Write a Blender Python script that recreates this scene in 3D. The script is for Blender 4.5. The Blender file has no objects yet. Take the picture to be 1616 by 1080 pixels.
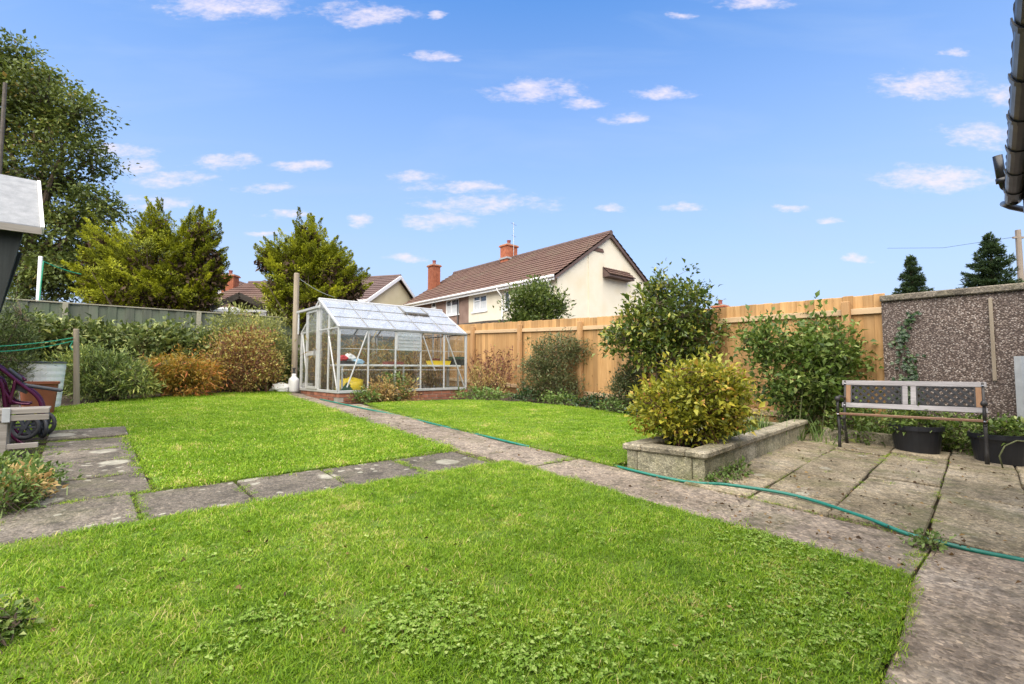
import bpy, math, random
import numpy as np
from mathutils import Vector, Matrix
random.seed(7); RNG = np.random.default_rng(7)
SC = bpy.context.scene; COL = SC.collection
rad = math.radians

# ------------------------------------------------------------------ camera
F_PX, CX, CY, HY = 763., 808., 540., 584.       # focal length, centre and horizon row of the 1616 x 1080 photograph
TILT = math.atan((HY - CY) / F_PX); ANG = math.atan(673 / F_PX)
SL, EYE = .046, 1.0                              # the garden rises 4.6 cm per metre along +Y; eye height
VH = np.array([math.sin(ANG), math.cos(ANG), 0]); RT = np.array([math.cos(ANG), -math.sin(ANG), 0])
FW = VH * math.cos(TILT) + np.array([0, 0, math.sin(TILT)]); UP = np.cross(RT, FW)
EYEP = np.array([0, 0, EYE])
cam_d = bpy.data.cameras.new('camera'); cam = bpy.data.objects.new('camera', cam_d); COL.objects.link(cam)
cam_d.sensor_width = 36; cam_d.lens = 36 * F_PX / 1616; cam_d.clip_start = .05; cam_d.clip_end = 3000
cam.location = EYEP; cam.rotation_euler = Matrix((RT, UP, -FW)).transposed().to_euler()
SC.camera = cam

# ------------------------------------------------------------------ light, sky, exposure
SUN_DIR = np.array([-.62, -.40, 1.15]); SUN_DIR /= np.linalg.norm(SUN_DIR)
SC.view_settings.view_transform = 'Standard'; SC.view_settings.look = 'None'
SC.view_settings.exposure = 2.74; SC.view_settings.gamma = 1
sun_d = bpy.data.lights.new('sun', 'SUN'); sun = bpy.data.objects.new('sun', sun_d); COL.objects.link(sun)
sun_d.energy = 1.5; sun_d.angle = rad(100); sun_d.color = (1, .89, .70)
sun.rotation_euler = Vector(SUN_DIR).to_track_quat('Z', 'Y').to_euler()

def ray(x, y):
    d = FW * F_PX + RT * (x - CX) - UP * (y - CY); return d / np.linalg.norm(d)
def g(x, y, dz=0.):                              # pixel -> point on the sloping garden (dz above it)
    d = ray(x, y); n = np.array([0, -SL, 1.]); return EYEP + d * ((dz - n @ EYEP) / (n @ d))
def atx(x, y, X): d = ray(x, y); return EYEP + d * (X / d[0])
def aty(x, y, Y): d = ray(x, y); return EYEP + d * (Y / d[1])
def atd(x, y, D): return EYEP + (FW + RT * ((x - CX) / F_PX) - UP * ((y - CY) / F_PX)) * D
def depth(p): return float((np.array(p) - EYEP) @ FW)
def gz(y): return SL * min(max(y, -8), 16)

class NT:
    """short node-graph writer"""
    def __init__(s, tree): s.t = tree; s.n = tree.nodes; s.l = tree.links
    def new(s, typ, ins=None, **kw):
        nd = s.n.new(typ)
        for k, v in kw.items(): setattr(nd, k, v)
        for k, v in (ins or {}).items():
            sock = nd.inputs[k]
            if isinstance(v, bpy.types.NodeSocket): s.l.new(v, sock)
            else: sock.default_value = v
        return nd
    def math(s, op, a, b=0., c=None, clamp=False):
        ins = {0: a, 1: b}
        if c is not None: ins[2] = c
        return s.new('ShaderNodeMath', ins, operation=op, use_clamp=clamp).outputs[0]
    def mix(s, f, a, b, typ='MIX'):
        nd = s.new('ShaderNodeMix', data_type='RGBA', blend_type=typ)
        for i, v in ((0, f), (6, a), (7, b)):
            if isinstance(v, bpy.types.NodeSocket): s.l.new(v, nd.inputs[i])
            else: nd.inputs[i].default_value = v if i == 0 else (*v[:3], 1)
        return nd.outputs[2]
    def ramp(s, f, stops, interp='LINEAR'):
        nd = s.new('ShaderNodeValToRGB', {0: f}); cr = nd.color_ramp; cr.interpolation = interp
        while len(cr.elements) < len(stops): cr.elements.new(.5)
        for e, (p, c) in zip(cr.elements, stops): e.position = p; e.color = (*c[:3], 1) if not isinstance(c, (int, float)) else (c, c, c, 1)
        return nd.outputs[0]
    def noise(s, vec, scale, detail=4, rough=.55, dist=0):
        return s.new('ShaderNodeTexNoise', {'Vector': vec, 'Scale': scale, 'Detail': detail, 'Roughness': rough, 'Distortion': dist}).outputs['Fac']
    def sc(s, vec, x, y, z): return s.new('ShaderNodeVectorMath', {0: vec, 1: (x, y, z)}, operation='MULTIPLY').outputs[0]

# world: one Nishita sky, with flat fair-weather clouds laid out by direction and repeating round the horizon
world = bpy.data.worlds.new('World'); SC.world = world; world.use_nodes = True
w = NT(world.node_tree); w.n.clear()
sky = w.new('ShaderNodeTexSky', sky_type='NISHITA', sun_disc=False)
sky.sun_elevation = math.asin(SUN_DIR[2]); sky.sun_rotation = math.atan2(SUN_DIR[0], SUN_DIR[1])
sky.altitude = 0; sky.air_density = 1.0; sky.dust_density = .6; sky.ozone_density = 2.2
skyc = w.new('ShaderNodeHueSaturation', {'Hue': .503, 'Saturation': 1.32, 'Value': .77, 'Color': sky.outputs[0]}).outputs[0]
tc = w.new('ShaderNodeTexCoord').outputs['Generated']
sx = w.new('ShaderNodeSeparateXYZ', {0: tc})
AX = lambda v: w.new('ShaderNodeVectorMath', {0: tc, 1: tuple(float(q) for q in v)}, operation='DOT_PRODUCT').outputs['Value']
el = w.math('ARCSINE', sx.outputs[2])
fwd = w.math('MAXIMUM', w.math('ABSOLUTE', AX(VH)), .05)        # the same cloud field before and behind
cu = w.math('DIVIDE', AX(RT), fwd); cv = w.math('DIVIDE', sx.outputs[2], fwd)
flat = w.new('ShaderNodeCombineXYZ', {0: cu, 1: w.math('MULTIPLY', cv, 2.4), 2: .3}).outputs[0]
wa_ = w.new('ShaderNodeTexNoise', {'Vector': flat, 'Scale': 9., 'Detail': 5., 'Roughness': .6}).outputs['Color']; ws = w.new('ShaderNodeSeparateColor', {0: wa_})
cu2 = w.math('ADD', cu, w.math('MULTIPLY', w.math('SUBTRACT', ws.outputs[0], .5), .10)); cv2 = w.math('ADD', cv, w.math('MULTIPLY', w.math('SUBTRACT', ws.outputs[1], .5), .035))
nz = w.noise(flat, 16, 6, .62); nz2 = w.noise(flat, 60, 4, .6)
edge = w.math('ADD', w.math('MULTIPLY', w.math('SUBTRACT', nz, .52), 3.0), w.math('MULTIPLY', w.math('SUBTRACT', nz2, .5), 1.2))
CLOUDS = [(365, 8, 115, 22), (578, 22, 80, 20), (845, 143, 82, 17), (920, 163, 38, 10), (1040, 146, 45, 11), (980, 188, 42, 8), (690, 90, 45, 9),
          (1185, 2, 75, 13), (1465, 132, 92, 23), (1590, 153, 48, 20), (1545, 213, 62, 19), (1480, 281, 100, 20), (350, 256, 56, 13), (275, 284, 66, 12),
          (190, 238, 62, 9), (220, 260, 40, 14), (468, 261, 48, 9), (422, 296, 42, 8), (645, 281, 48, 9), (725, 296, 85, 8), (775, 321, 110, 15), (690, 350, 62, 13),
          (570, 349, 20, 9), (1074, 328, 34, 7), (1310, 347, 30, 6), (240, 320, 60, 12), (450, 338, 36, 7), (1240, 329, 26, 5), (640, 408, 40, 6), (970, 330, 22, 6), (1360, 408, 26, 6),
          (1510, 82, 26, 7), (424, 370, 30, 5), (1075, 25, 22, 6), (685, 24, 18, 8)]
tot = None
for (px, py, hw, hh) in CLOUDS:
    d = ray(px, py); f_ = d @ VH; u0, v0 = float(d @ RT / f_), float(d[2] / f_); wa, we = hw / F_PX * 1.12, hh / F_PX * 1.25
    u_ = w.math('MULTIPLY', w.math('SUBTRACT', cu2, u0), 1 / wa); v_ = w.math('MULTIPLY', w.math('SUBTRACT', cv2, v0), 1 / we)
    q = w.math('SUBTRACT', 1., w.math('ADD', w.math('MULTIPLY', u_, u_), w.math('MULTIPLY', v_, v_)))
    tot = q if tot is None else w.math('SMOOTH_MAX', tot, q, .15)
body = w.math('ADD', w.math('MAXIMUM', tot, -3.), edge)
mask = w.new('ShaderNodeMapRange', {'Value': body, 'From Min': -.15, 'From Max': 1.7, 'To Min': 0., 'To Max': .90}, interpolation_type='SMOOTHSTEP', clamp=True).outputs[0]
veil = w.new('ShaderNodeMapRange', {'Value': w.noise(w.sc(flat, .8, 1.6, 1), 2.6, 5, .55, .4), 'From Min': .48, 'From Max': .85, 'To Min': 0., 'To Max': .4}, clamp=True).outputs[0]
hazeb = w.new('ShaderNodeMapRange', {'Value': el, 'From Min': .02, 'From Max': .75, 'To Min': .97, 'To Max': 0.}, clamp=True).outputs[0]
skyc = w.mix(w.math('MULTIPLY', veil, .7), skyc, (1.3, 1.75, 2.45))
skyc = w.mix(hazeb, skyc, (1.38, 1.66, 2.3))
skyc = w.mix(mask, skyc, w.mix(nz, (2.75, 2.35, 2.75), (2.3, 2.2, 2.35)))
bg = w.new('ShaderNodeBackground', {'Color': skyc, 'Strength': .0615})
w.l.new(bg.outputs[0], w.new('ShaderNodeOutputWorld').inputs[0])

# ------------------------------------------------------------------ materials
MATS = {}
def new_mat(name):
    m = bpy.data.materials.new(name); m.use_nodes = True; k = NT(m.node_tree); k.n.clear()
    out = k.new('ShaderNodeOutputMaterial'); MATS[name] = m
    return m, k, out
def surf(k, out, color, rough=.7, bump=None, bstr=.3, bdist=.01, metal=0., spec=.4):
    ins = {'Base Color': color if isinstance(color, bpy.types.NodeSocket) else (*color, 1), 'Roughness': rough, 'Metallic': metal, 'Specular IOR Level': spec}
    if bump is not None: ins['Normal'] = k.new('ShaderNodeBump', {'Height': bump, 'Strength': bstr, 'Distance': bdist}).outputs[0]
    b = k.new('ShaderNodeBsdfPrincipled', ins); k.l.new(b.outputs[0], out.inputs[0]); return b
def pos(k): return k.new('ShaderNodeNewGeometry').outputs['Position']
def rnd(k): return k.new('ShaderNodeObjectInfo').outputs['Random']
def mat_noise(name, c1, c2, scale=6, rough=.75, bstr=.3, fine=60, c3=None, piece=.12, metal=0., spec=.4, bdist=.01, stretch=(1, 1, 1)):
    m, k, out = new_mat(name); p = k.sc(pos(k), *stretch)
    a = k.noise(p, scale, 5); f = k.noise(p, fine, 3)
    stops = [(.3, c1), (.7, c2)] if c3 is None else [(.25, c1), (.5, c2), (.75, c3)]
    col = k.ramp(a, stops)
    col = k.mix(.25, col, k.ramp(f, [(.3, (.25, .25, .25)), (.7, (1, 1, 1))]), 'MULTIPLY')
    v = k.math('ADD', 1 - piece, k.math('MULTIPLY', rnd(k), 2 * piece))
    col = k.mix(1., col, k.new('ShaderNodeCombineXYZ', {0: v, 1: v, 2: v}).outputs[0], 'MULTIPLY')
    surf(k, out, col, rough, k.math('ADD', f, k.math('MULTIPLY', a, .5)), bstr, bdist, metal, spec); return m
def mat_plain(name, c, rough=.5, metal=0., spec=.5, var=.25, scale=9):
    m, k, out = new_mat(name); n = k.noise(pos(k), scale, 5)
    col = k.mix(n, [x * (1 - var) for x in c], [min(1, x * (1 + var)) for x in c])
    surf(k, out, col, k.math('ADD', rough - .1, k.math('MULTIPLY', n, .2)), n, .08, .01, metal, spec); return m
def mat_wood(name, c1, c2, axis='z', rough=.75, knots=True, piece=.22, grain=26, green=None):
    m, k, out = new_mat(name); st = {'x': (.06, 1, 1), 'y': (1, .06, 1), 'z': (1, 1, .06)}[axis]
    r_ = rnd(k); p0 = pos(k)
    p = k.new('ShaderNodeVectorMath', {0: k.sc(p0, *st), 1: k.new('ShaderNodeCombineXYZ', {0: k.math('MULTIPLY', r_, 9), 1: k.math('MULTIPLY', r_, 5), 2: k.math('MULTIPLY', r_, 7)}).outputs[0]}, operation='ADD').outputs[0]
    a = k.noise(p, grain, 4, .6, .6); b = k.noise(p0, 2.2, 4)
    col = k.ramp(a, [(.3, c1), (.7, c2)])
    col = k.mix(k.math('MULTIPLY', b, .5), col, [x * .62 for x in c1])
    if knots:
        vo = k.new('ShaderNodeTexVoronoi', {'Vector': k.sc(p0, *[1 if s == 1 else .45 for s in st]), 'Scale': 7.}).outputs['Distance']
        col = k.mix(k.ramp(vo, [(.05, .75), (.11, 0.)]), col, [x * .4 for x in c1])
    if green: col = k.mix(k.ramp(k.noise(p0, 3.1, 5), [(.42, 0.), (.68, .8)]), col, green)
    v = k.math('ADD', 1 - piece, k.math('MULTIPLY', r_, 2 * piece))
    col = k.mix(1., col, k.new('ShaderNodeCombineXYZ', {0: v, 1: v, 2: v}).outputs[0], 'MULTIPLY')
    surf(k, out, col, rough, a, .25, .004); return m
def mat_leaf(name, stops, rough=.45, trans=.35, spec=.35, patch=.25):
    m, k, out = new_mat(name)
    t = k.new('ShaderNodeAttribute', attribute_name='tint').outputs['Fac']
    t = k.math('ADD', t, k.math('MULTIPLY', k.math('SUBTRACT', k.noise(pos(k), 3.0, 3), .5), patch), clamp=True)
    col = k.ramp(t, stops)
    b = k.new('ShaderNodeBsdfPrincipled', {'Base Color': col, 'Roughness': rough, 'Specular IOR Level': spec})
    tr = k.new('ShaderNodeBsdfTranslucent', {'Color': k.mix(.5, col, (1., .95, .35), 'MULTIPLY')})
    mx = k.new('ShaderNodeMixShader', {0: trans, 1: b.outputs[0], 2: tr.outputs[0]}); k.l.new(mx.outputs[0], out.inputs[0]); return m

def mat_concrete(name, c1, c2, c3, lichen=0., moss=.0, pebble=60, rough=.9, mossc=(.07, .085, .02), pv=.14):
    m, k, out = new_mat(name); p = pos(k)
    a = k.noise(p, 1.7, 6, .65); f = k.noise(p, 55, 3, .7); b = k.noise(p, 7, 6, .7)
    col = k.ramp(a, [(.3, c1), (.52, c2), (.72, c3)])
    v = k.new('ShaderNodeTexVoronoi', {'Vector': p, 'Scale': float(pebble)})
    peb = k.ramp(v.outputs['Color'], [(.0, (.32, .29, .26)), (.35, (.8, .78, .76)), (.65, (1.05, 1.03, 1.)), (1., (1.9, 1.8, 1.65))])
    v2 = k.new('ShaderNodeTexVoronoi', {'Vector': k.sc(p, 1., 1., 1.3), 'Scale': pebble * .42})
    peb2 = k.ramp(v2.outputs['Color'], [(.0, (.5, .46, .42)), (.45, (1, 1, 1)), (1., (1.35, 1.3, 1.2))])
    col = k.mix(.8, col, peb, 'MULTIPLY'); col = k.mix(.7, col, peb2, 'MULTIPLY')
    col = k.mix(k.ramp(b, [(.33, .75), (.5, 0.)]), col, [x * .42 for x in c1])
    vv = k.math('ADD', 1 - pv, k.math('MULTIPLY', rnd(k), 2 * pv))
    col = k.mix(1., col, k.new('ShaderNodeCombineXYZ', {0: vv, 1: vv, 2: vv}).outputs[0], 'MULTIPLY')
    if lichen:
        for s_, th in ((2.6, lichen), (9., lichen * .75)):
            wv = k.new('ShaderNodeVectorMath', {0: p, 1: k.sc(k.new('ShaderNodeTexNoise', {'Vector': p, 'Scale': 9.}).outputs['Color'], .09, .09, .09)}, operation='ADD').outputs[0]
            vo = k.new('ShaderNodeTexVoronoi', {'Vector': wv, 'Scale': s_})
            on = k.math('GREATER_THAN', k.new('ShaderNodeSeparateColor', {0: vo.outputs['Color']}).outputs[0], .5)
            sp = k.math('MULTIPLY', k.math('MULTIPLY', k.ramp(vo.outputs['Distance'], [(th * .8, 1.), (th, 0.)]), on), k.ramp(f, [(.28, .25), (.5, .9)]))
            col = k.mix(k.math('MULTIPLY', sp, k.ramp(b, [(.3, .35), (.6, .95)])), col, (.40, .385, .31))
    if moss: col = k.mix(k.math('MULTIPLY', k.ramp(k.noise(p, 2.6, 6, .7), [(.5, 0.), (.66, 1.)]), moss), col, mossc)
    surf(k, out, col, rough, k.math('ADD', k.math('MULTIPLY', f, .6), k.math('ADD', k.math('MULTIPLY', v.outputs['Distance'], -.7), b)), .55, .012, 0., .2); return m

mat_concrete('path_concrete', (.165, .14, .11), (.225, .19, .155), (.285, .25, .205), 0., .35, 75)
mat_concrete('apron_concrete', (.21, .17, .13), (.29, .24, .19), (.46, .41, .35), 0., .15, 70)
mat_concrete('patio_concrete', (.20, .17, .115), (.28, .24, .17), (.40, .355, .28), .14, .5, 90, pv=.24)
mat_concrete('slab_concrete', (.105, .095, .08), (.145, .13, .11), (.20, .18, .15), .30, .22, 110)
mat_concrete('block_concrete', (.26, .25, .17), (.36, .34, .25), (.46, .44, .36), .12, .5, 120, mossc=(.12, .13, .035))
mat_concrete('coping_concrete', (.20, .18, .13), (.30, .275, .21), (.40, .37, .30), .2, .4, 100, mossc=(.10, .11, .03))
mat_concrete('cap_concrete', (.13, .115, .095), (.19, .17, .14), (.26, .235, .20), .1, .3, 90)
mat_wood('fence_wood', (.37, .20, .072), (.53, .325, .14), 'z', piece=.28)
mat_wood('rail_wood', (.52, .36, .20), (.64, .47, .29), 'y', knots=True, piece=.08)
mat_wood('post_wood', (.38, .215, .09), (.50, .30, .14), 'z', piece=.08)
mat_wood('old_fence', (.085, .095, .07), (.15, .165, .115), 'z', knots=False, green=(.08, .115, .065))
mat_wood('old_rail', (.22, .21, .15), (.34, .32, .24), 'x', knots=False, piece=.05)
mat_wood('grey_post', (.25, .20, .14), (.38, .32, .24), 'z', knots=False, piece=.08)
mat_wood('silver_wood', (.27, .25, .25), (.44, .42, .42), 'y', knots=False, piece=.1, grain=40)
mat_wood('seat_wood', (.20, .11, .065), (.30, .18, .115), 'y', knots=False, piece=.05)
mat_wood('slat_brown', (.26, .14, .07), (.38, .22, .12), 'z', knots=False, piece=.05)
mat_wood('bench_grey', (.20, .18, .15), (.36, .33, .29), 'x', knots=False, piece=.1)
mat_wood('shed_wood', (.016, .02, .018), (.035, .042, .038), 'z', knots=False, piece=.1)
mat_wood('dark_timber', (.06, .05, .04), (.12, .10, .08), 'x', knots=False, piece=.1)
mat_noise('felt', (.20, .21, .22), (.28, .29, .30), 14, .95, .5, 160)
mat_noise('soil', (.035, .024, .015), (.085, .06, .04), 5, 1., .9, 40, bdist=.03)
mat_noise('lawn_ground', (.07, .12, .012), (.11, .18, .02), 3, 1., .6, 50, c3=(.17, .18, .045))
mat_noise('brick', (.20, .075, .045), (.34, .14, .08), 9, .9, .4, 60, piece=.3)
mat_noise('mortar', (.26, .23, .19), (.36, .33, .28), 9, .95, .4, 60)
mat_noise('chimney_brick', (.30, .09, .045), (.44, .15, .075), 6, .9, .3, 30, piece=.25)
mat_noise('render_cream', (.68, .62, .475), (.74, .68, .54), .9, .9, .15, 60, c3=(.69, .61, .44), piece=.02)
mat_noise('render_brown', (.21, .135, .105), (.31, .21, .165), 2., .9, .4, 70, piece=.02)
mat_noise('render_white', (.76, .75, .73), (.84, .83, .81), 2., .9, .1, 60, piece=.02)
mat_noise('render_yellow', (.74, .64, .38), (.80, .70, .45), 2., .9, .1, 60, piece=.02)
mat_noise('roof_tile', (.09, .05, .038), (.14, .08, .06), 1.1, .85, .3, 25, c3=(.135, .098, .065))
mat_noise('roof_tile_dark', (.10, .066, .058), (.15, .10, .088), 1.5, .85, .3, 25)
mat_noise('house_render', (.55, .51, .42), (.62, .58, .49), 2., .9, .2, 80)
mat_plain('soffit', (.66, .60, .48), .5, var=.06)
mat_plain('white_paint', (.80, .80, .79), .45, var=.05)
mat_plain('white_plastic', (.82, .82, .80), .45, var=.06)
mat_plain('black_plastic', (.014, .015, .019), .42, var=.3)
mat_plain('gutter_black', (.012, .012, .013), .35, var=.3)
mat_plain('iron', (.035, .032, .03), .55, .2, var=.5, scale=30)
mat_plain('lattice', (.022, .021, .022), .55, var=.35)
mat_plain('aluminium', (.56, .56, .55), .5, .55, var=.16, scale=14)
mat_plain('aluminium_dark', (.22, .22, .21), .6, .4, var=.25, scale=14)
mat_plain('galvanised', (.42, .44, .45), .5, .5, var=.2, scale=18)
mat_plain('sheet_roof', (.55, .56, .55), .8, var=.12)
mat_plain('purple_paint', (.085, .012, .042), .25, .3, var=.2)
mat_plain('grey_plastic', (.045, .05, .06), .5, var=.2)
mat_plain('tyre', (.035, .036, .04), .7, var=.3)
mat_plain('steel', (.5, .5, .5), .35, .8, var=.15)
mat_plain('hose', (.012, .17, .125), .38, var=.25, scale=20)
mat_plain('rope_green', (.02, .30, .16), .6, var=.2)
mat_plain('rope_pale', (.42, .46, .40), .7, var=.2)
mat_plain('terracotta', (.28, .085, .04), .7, var=.25)
mat_plain('pot_red', (.22, .06, .045), .75, var=.3)
mat_plain('yellow_plastic', (.80, .58, .02), .4, var=.1)
mat_plain('red_plastic', (.52, .03, .035), .45, var=.15)
mat_plain('blue_bag', (.36, .58, .74), .4, var=.15)
mat_plain('lead', (.30, .31, .32), .6, var=.25)
mat_plain('dark_green_bag', (.03, .09, .05), .5, var=.3)
mat_plain('peat', (.03, .02, .014), 1., var=.4, scale=40)
mat_plain('bark', (.10, .075, .05), .95, var=.45, scale=22)
mat_plain('bark_red', (.11, .045, .03), .9, var=.4, scale=22)
mat_plain('bark_green', (.10, .11, .045), .9, var=.4, scale=22)
mat_plain('net_curtain', (.55, .57, .58), .8, var=.25, scale=5)
mat_plain('stone_white', (.62, .60, .56), .85, var=.25, scale=20)
mat_plain('pole_wood', (.23, .19, .15), .9, var=.25)
# pebbledash: small stones in many browns and creams
m, k, out = new_mat('pebbledash'); p = pos(k)
v1 = k.new('ShaderNodeTexVoronoi', {'Vector': p, 'Scale': 64.}); cc = k.new('ShaderNodeSeparateColor', {0: v1.outputs['Color']}).outputs[0]
col = k.ramp(cc, [(0., (.09, .066, .052)), (.3, (.165, .122, .098)), (.55, (.235, .18, .15)), (.75, (.31, .25, .21)), (.88, (.42, .36, .315)), (1., (.56, .52, .47))], 'CONSTANT')
col = k.mix(k.ramp(v1.outputs['Distance'], [(.35, 0.), (.75, .8)]), col, (.07, .05, .042))
col = k.mix(k.ramp(k.noise(p, 1.6, 5), [(.35, .45), (.6, 0.)]), col, (.07, .055, .05))
surf(k, out, col, .85, k.math('MULTIPLY', v1.outputs['Distance'], -1.), .8, .01)
# glass
def mat_glass(name, dirt, dcol, tint=(.93, .96, .94), gl=.02):
    m, k, out = new_mat(name); p = pos(k)
    fr = k.new('ShaderNodeFresnel', {'IOR': 1.5}).outputs[0]
    tr = k.new('ShaderNodeBsdfTransparent', {'Color': (*tint, 1)}); gs = k.new('ShaderNodeBsdfGlossy', {'Color': (1, 1, 1, 1), 'Roughness': gl})
    a = k.new('ShaderNodeMixShader', {0: k.math('MULTIPLY', fr, .6, clamp=True), 1: tr.outputs[0], 2: gs.outputs[0]})
    df = k.new('ShaderNodeBsdfDiffuse', {'Color': (*dcol, 1)}); tl = k.new('ShaderNodeBsdfTranslucent', {'Color': (*dcol, 1)})
    dd = k.new('ShaderNodeMixShader', {0: .4, 1: df.outputs[0], 2: tl.outputs[0]})
    n = k.new('ShaderNodeMapRange', {'Value': k.noise(p, 4.5, 6, .65), 'From Min': .3, 'From Max': .7, 'To Min': dirt * .6, 'To Max': min(.98, dirt * 1.35)}, clamp=True).outputs[0]
    b = k.new('ShaderNodeMixShader', {0: n, 1: a.outputs[0], 2: dd.outputs[0]}); k.l.new(b.outputs[0], out.inputs[0])
mat_glass('glass_clear', .022, (.60, .62, .55), (.985, .99, .985)); mat_glass('glass_roof', .30, (.66, .70, .76), (.98, .985, .99)); mat_glass('glass_louvre', .32, (.66, .69, .70))
mat_plain('window_glass', (.05, .06, .07), .06, 0., .9, var=.3)

# ------------------------------------------------------------------ object helpers
ORG = {}                                         # object name -> world origin of its local space
def tag(o, label=None, cat=None, group=None, kind=None):
    for a_, b_ in (('label', label), ('category', cat), ('group', group), ('kind', kind)):
        if b_: o[a_] = b_
    return o
def thing(name, label, cat, loc, group=None):
    o = bpy.data.objects.new(name, None); COL.objects.link(o); o.location = loc; o.empty_display_size = .2
    ORG[o.name] = np.array(loc, float); return tag(o, label, cat, group)
def put(name, me, mt, parent=None, loc=None, rot=None, scale=None):
    """an object of an existing mesh; loc is in world space"""
    o = bpy.data.objects.new(name, me); COL.objects.link(o)
    if mt and not me.materials: me.materials.append(MATS[mt])
    base = np.zeros(3)
    if parent is not None: o.parent = parent; base = ORG[parent.name]
    l = np.array(loc if loc is not None else base, float); o.location = l - base
    if rot is not None: o.rotation_euler = rot
    if scale is not None: o.scale = scale
    ORG[o.name] = l; return o
class MB:
    def __init__(s): s.v = []; s.f = []
    def add(s, v, f):
        n = len(s.v); s.v += [tuple(map(float, q)) for q in v]; s.f += [tuple(i + n for i in q) for q in f]; return s
    def box(s, c, size, rz=0., M=None, ch=0.):
        v, f = chbox(*size, ch); c = np.array(c, float)
        R = np.array(Matrix.Rotation(rz, 3, 'Z')) if M is None else M
        return s.add(np.array(v) @ R.T + c, f)
    def bar(s, a, b, w_, h_, up=(0, 0, 1), ch=0.):
        a = np.array(a, float); b = np.array(b, float); d = b - a; L = np.linalg.norm(d); d /= L
        up = np.array(up, float)
        if abs(d @ up) > .98: up = np.array([1., 0, 0])
        x = np.cross(d, up); x /= np.linalg.norm(x); z = np.cross(x, d)
        return s.box((a + b) / 2, (w_, L, h_), M=np.array([x, d, z]).T, ch=ch)
    def tube(s, pts, r, n=8, cap=True):
        pts = [np.array(p_, float) for p_ in pts]; rs = [r] * len(pts) if np.isscalar(r) else list(r)
        n0 = len(s.v); px = None
        for i, p_ in enumerate(pts):
            t = pts[min(i + 1, len(pts) - 1)] - pts[max(i - 1, 0)]; t = t / (np.linalg.norm(t) + 1e-9)
            if px is None: px = np.cross(t, (0, 0, 1.)) if abs(t[2]) < .95 else np.cross(t, (1., 0, 0))
            px = px - t * (px @ t); px /= np.linalg.norm(px) + 1e-9; py = np.cross(t, px)
            for j in range(n):
                a = 2 * math.pi * j / n; s.v.append(tuple(p_ + rs[i] * (math.cos(a) * px + math.sin(a) * py)))
        for i in range(len(pts) - 1):
            for j in range(n): s.f.append((n0 + i * n + j, n0 + i * n + (j + 1) % n, n0 + (i + 1) * n + (j + 1) % n, n0 + (i + 1) * n + j))
        if cap: s.f.append(tuple(n0 + j for j in range(n))[::-1]); s.f.append(tuple(n0 + (len(pts) - 1) * n + j for j in range(n)))
        return s
    def lathe(s, prof, c, n=24, sq=1., rz=0.):
        n0 = len(s.v)
        for (r_, z_) in prof:
            for j in range(n):
                a = 2 * math.pi * j / n + rz; cx, sy = math.cos(a), math.sin(a)
                if sq != 1.: e_ = 2 / sq; cx, sy = math.copysign(abs(cx) ** e_, cx), math.copysign(abs(sy) ** e_, sy)
                s.v.append((c[0] + r_ * cx, c[1] + r_ * sy, c[2] + z_))
        for i in range(len(prof) - 1):
            for j in range(n): s.f.append((n0 + i * n + j, n0 + i * n + (j + 1) % n, n0 + (i + 1) * n + (j + 1) % n, n0 + (i + 1) * n + j))
        return s
    def prism(s, poly, ext):
        n = len(poly); P_ = [np.array(q, float) for q in poly]; e_ = np.array(ext, float)
        f = [tuple(range(n))[::-1], tuple(range(n, 2 * n))] + [(i, (i + 1) % n, n + (i + 1) % n, n + i) for i in range(n)]
        return s.add(P_ + [q + e_ for q in P_], f)
    def mesh(s, name, mt=None, off=None, smooth=False):
        me = bpy.data.meshes.new(name); v = np.array(s.v, float) - (np.zeros(3) if off is None else off)
        me.from_pydata(v.tolist(), [], s.f); me.update()
        if mt: me.materials.append(MATS[mt])
        if smooth: me.polygons.foreach_set('use_smooth', [True] * len(me.polygons))
        return me
    def build(s, name, mt, parent=None, smooth=False, base=None, fix=True):
        """verts given in world space; a top-level mesh gets its origin at its base"""
        if parent is not None: off = ORG[parent.name]
        else:
            a = np.array(s.v); off = np.array([(a[:, 0].min() + a[:, 0].max()) / 2, (a[:, 1].min() + a[:, 1].max()) / 2, a[:, 2].min()]) if base is None else np.array(base, float)
        me = s.mesh(name, mt, off, smooth)
        if fix:
            import bmesh
            bm = bmesh.new(); bm.from_mesh(me); bmesh.ops.recalc_face_normals(bm, faces=bm.faces); bm.to_mesh(me); bm.free()
        o = bpy.data.objects.new(name, me); COL.objects.link(o)
        if parent is not None: o.parent = parent; ORG[o.name] = off
        else: o.location = off; ORG[o.name] = off
        return o
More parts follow.
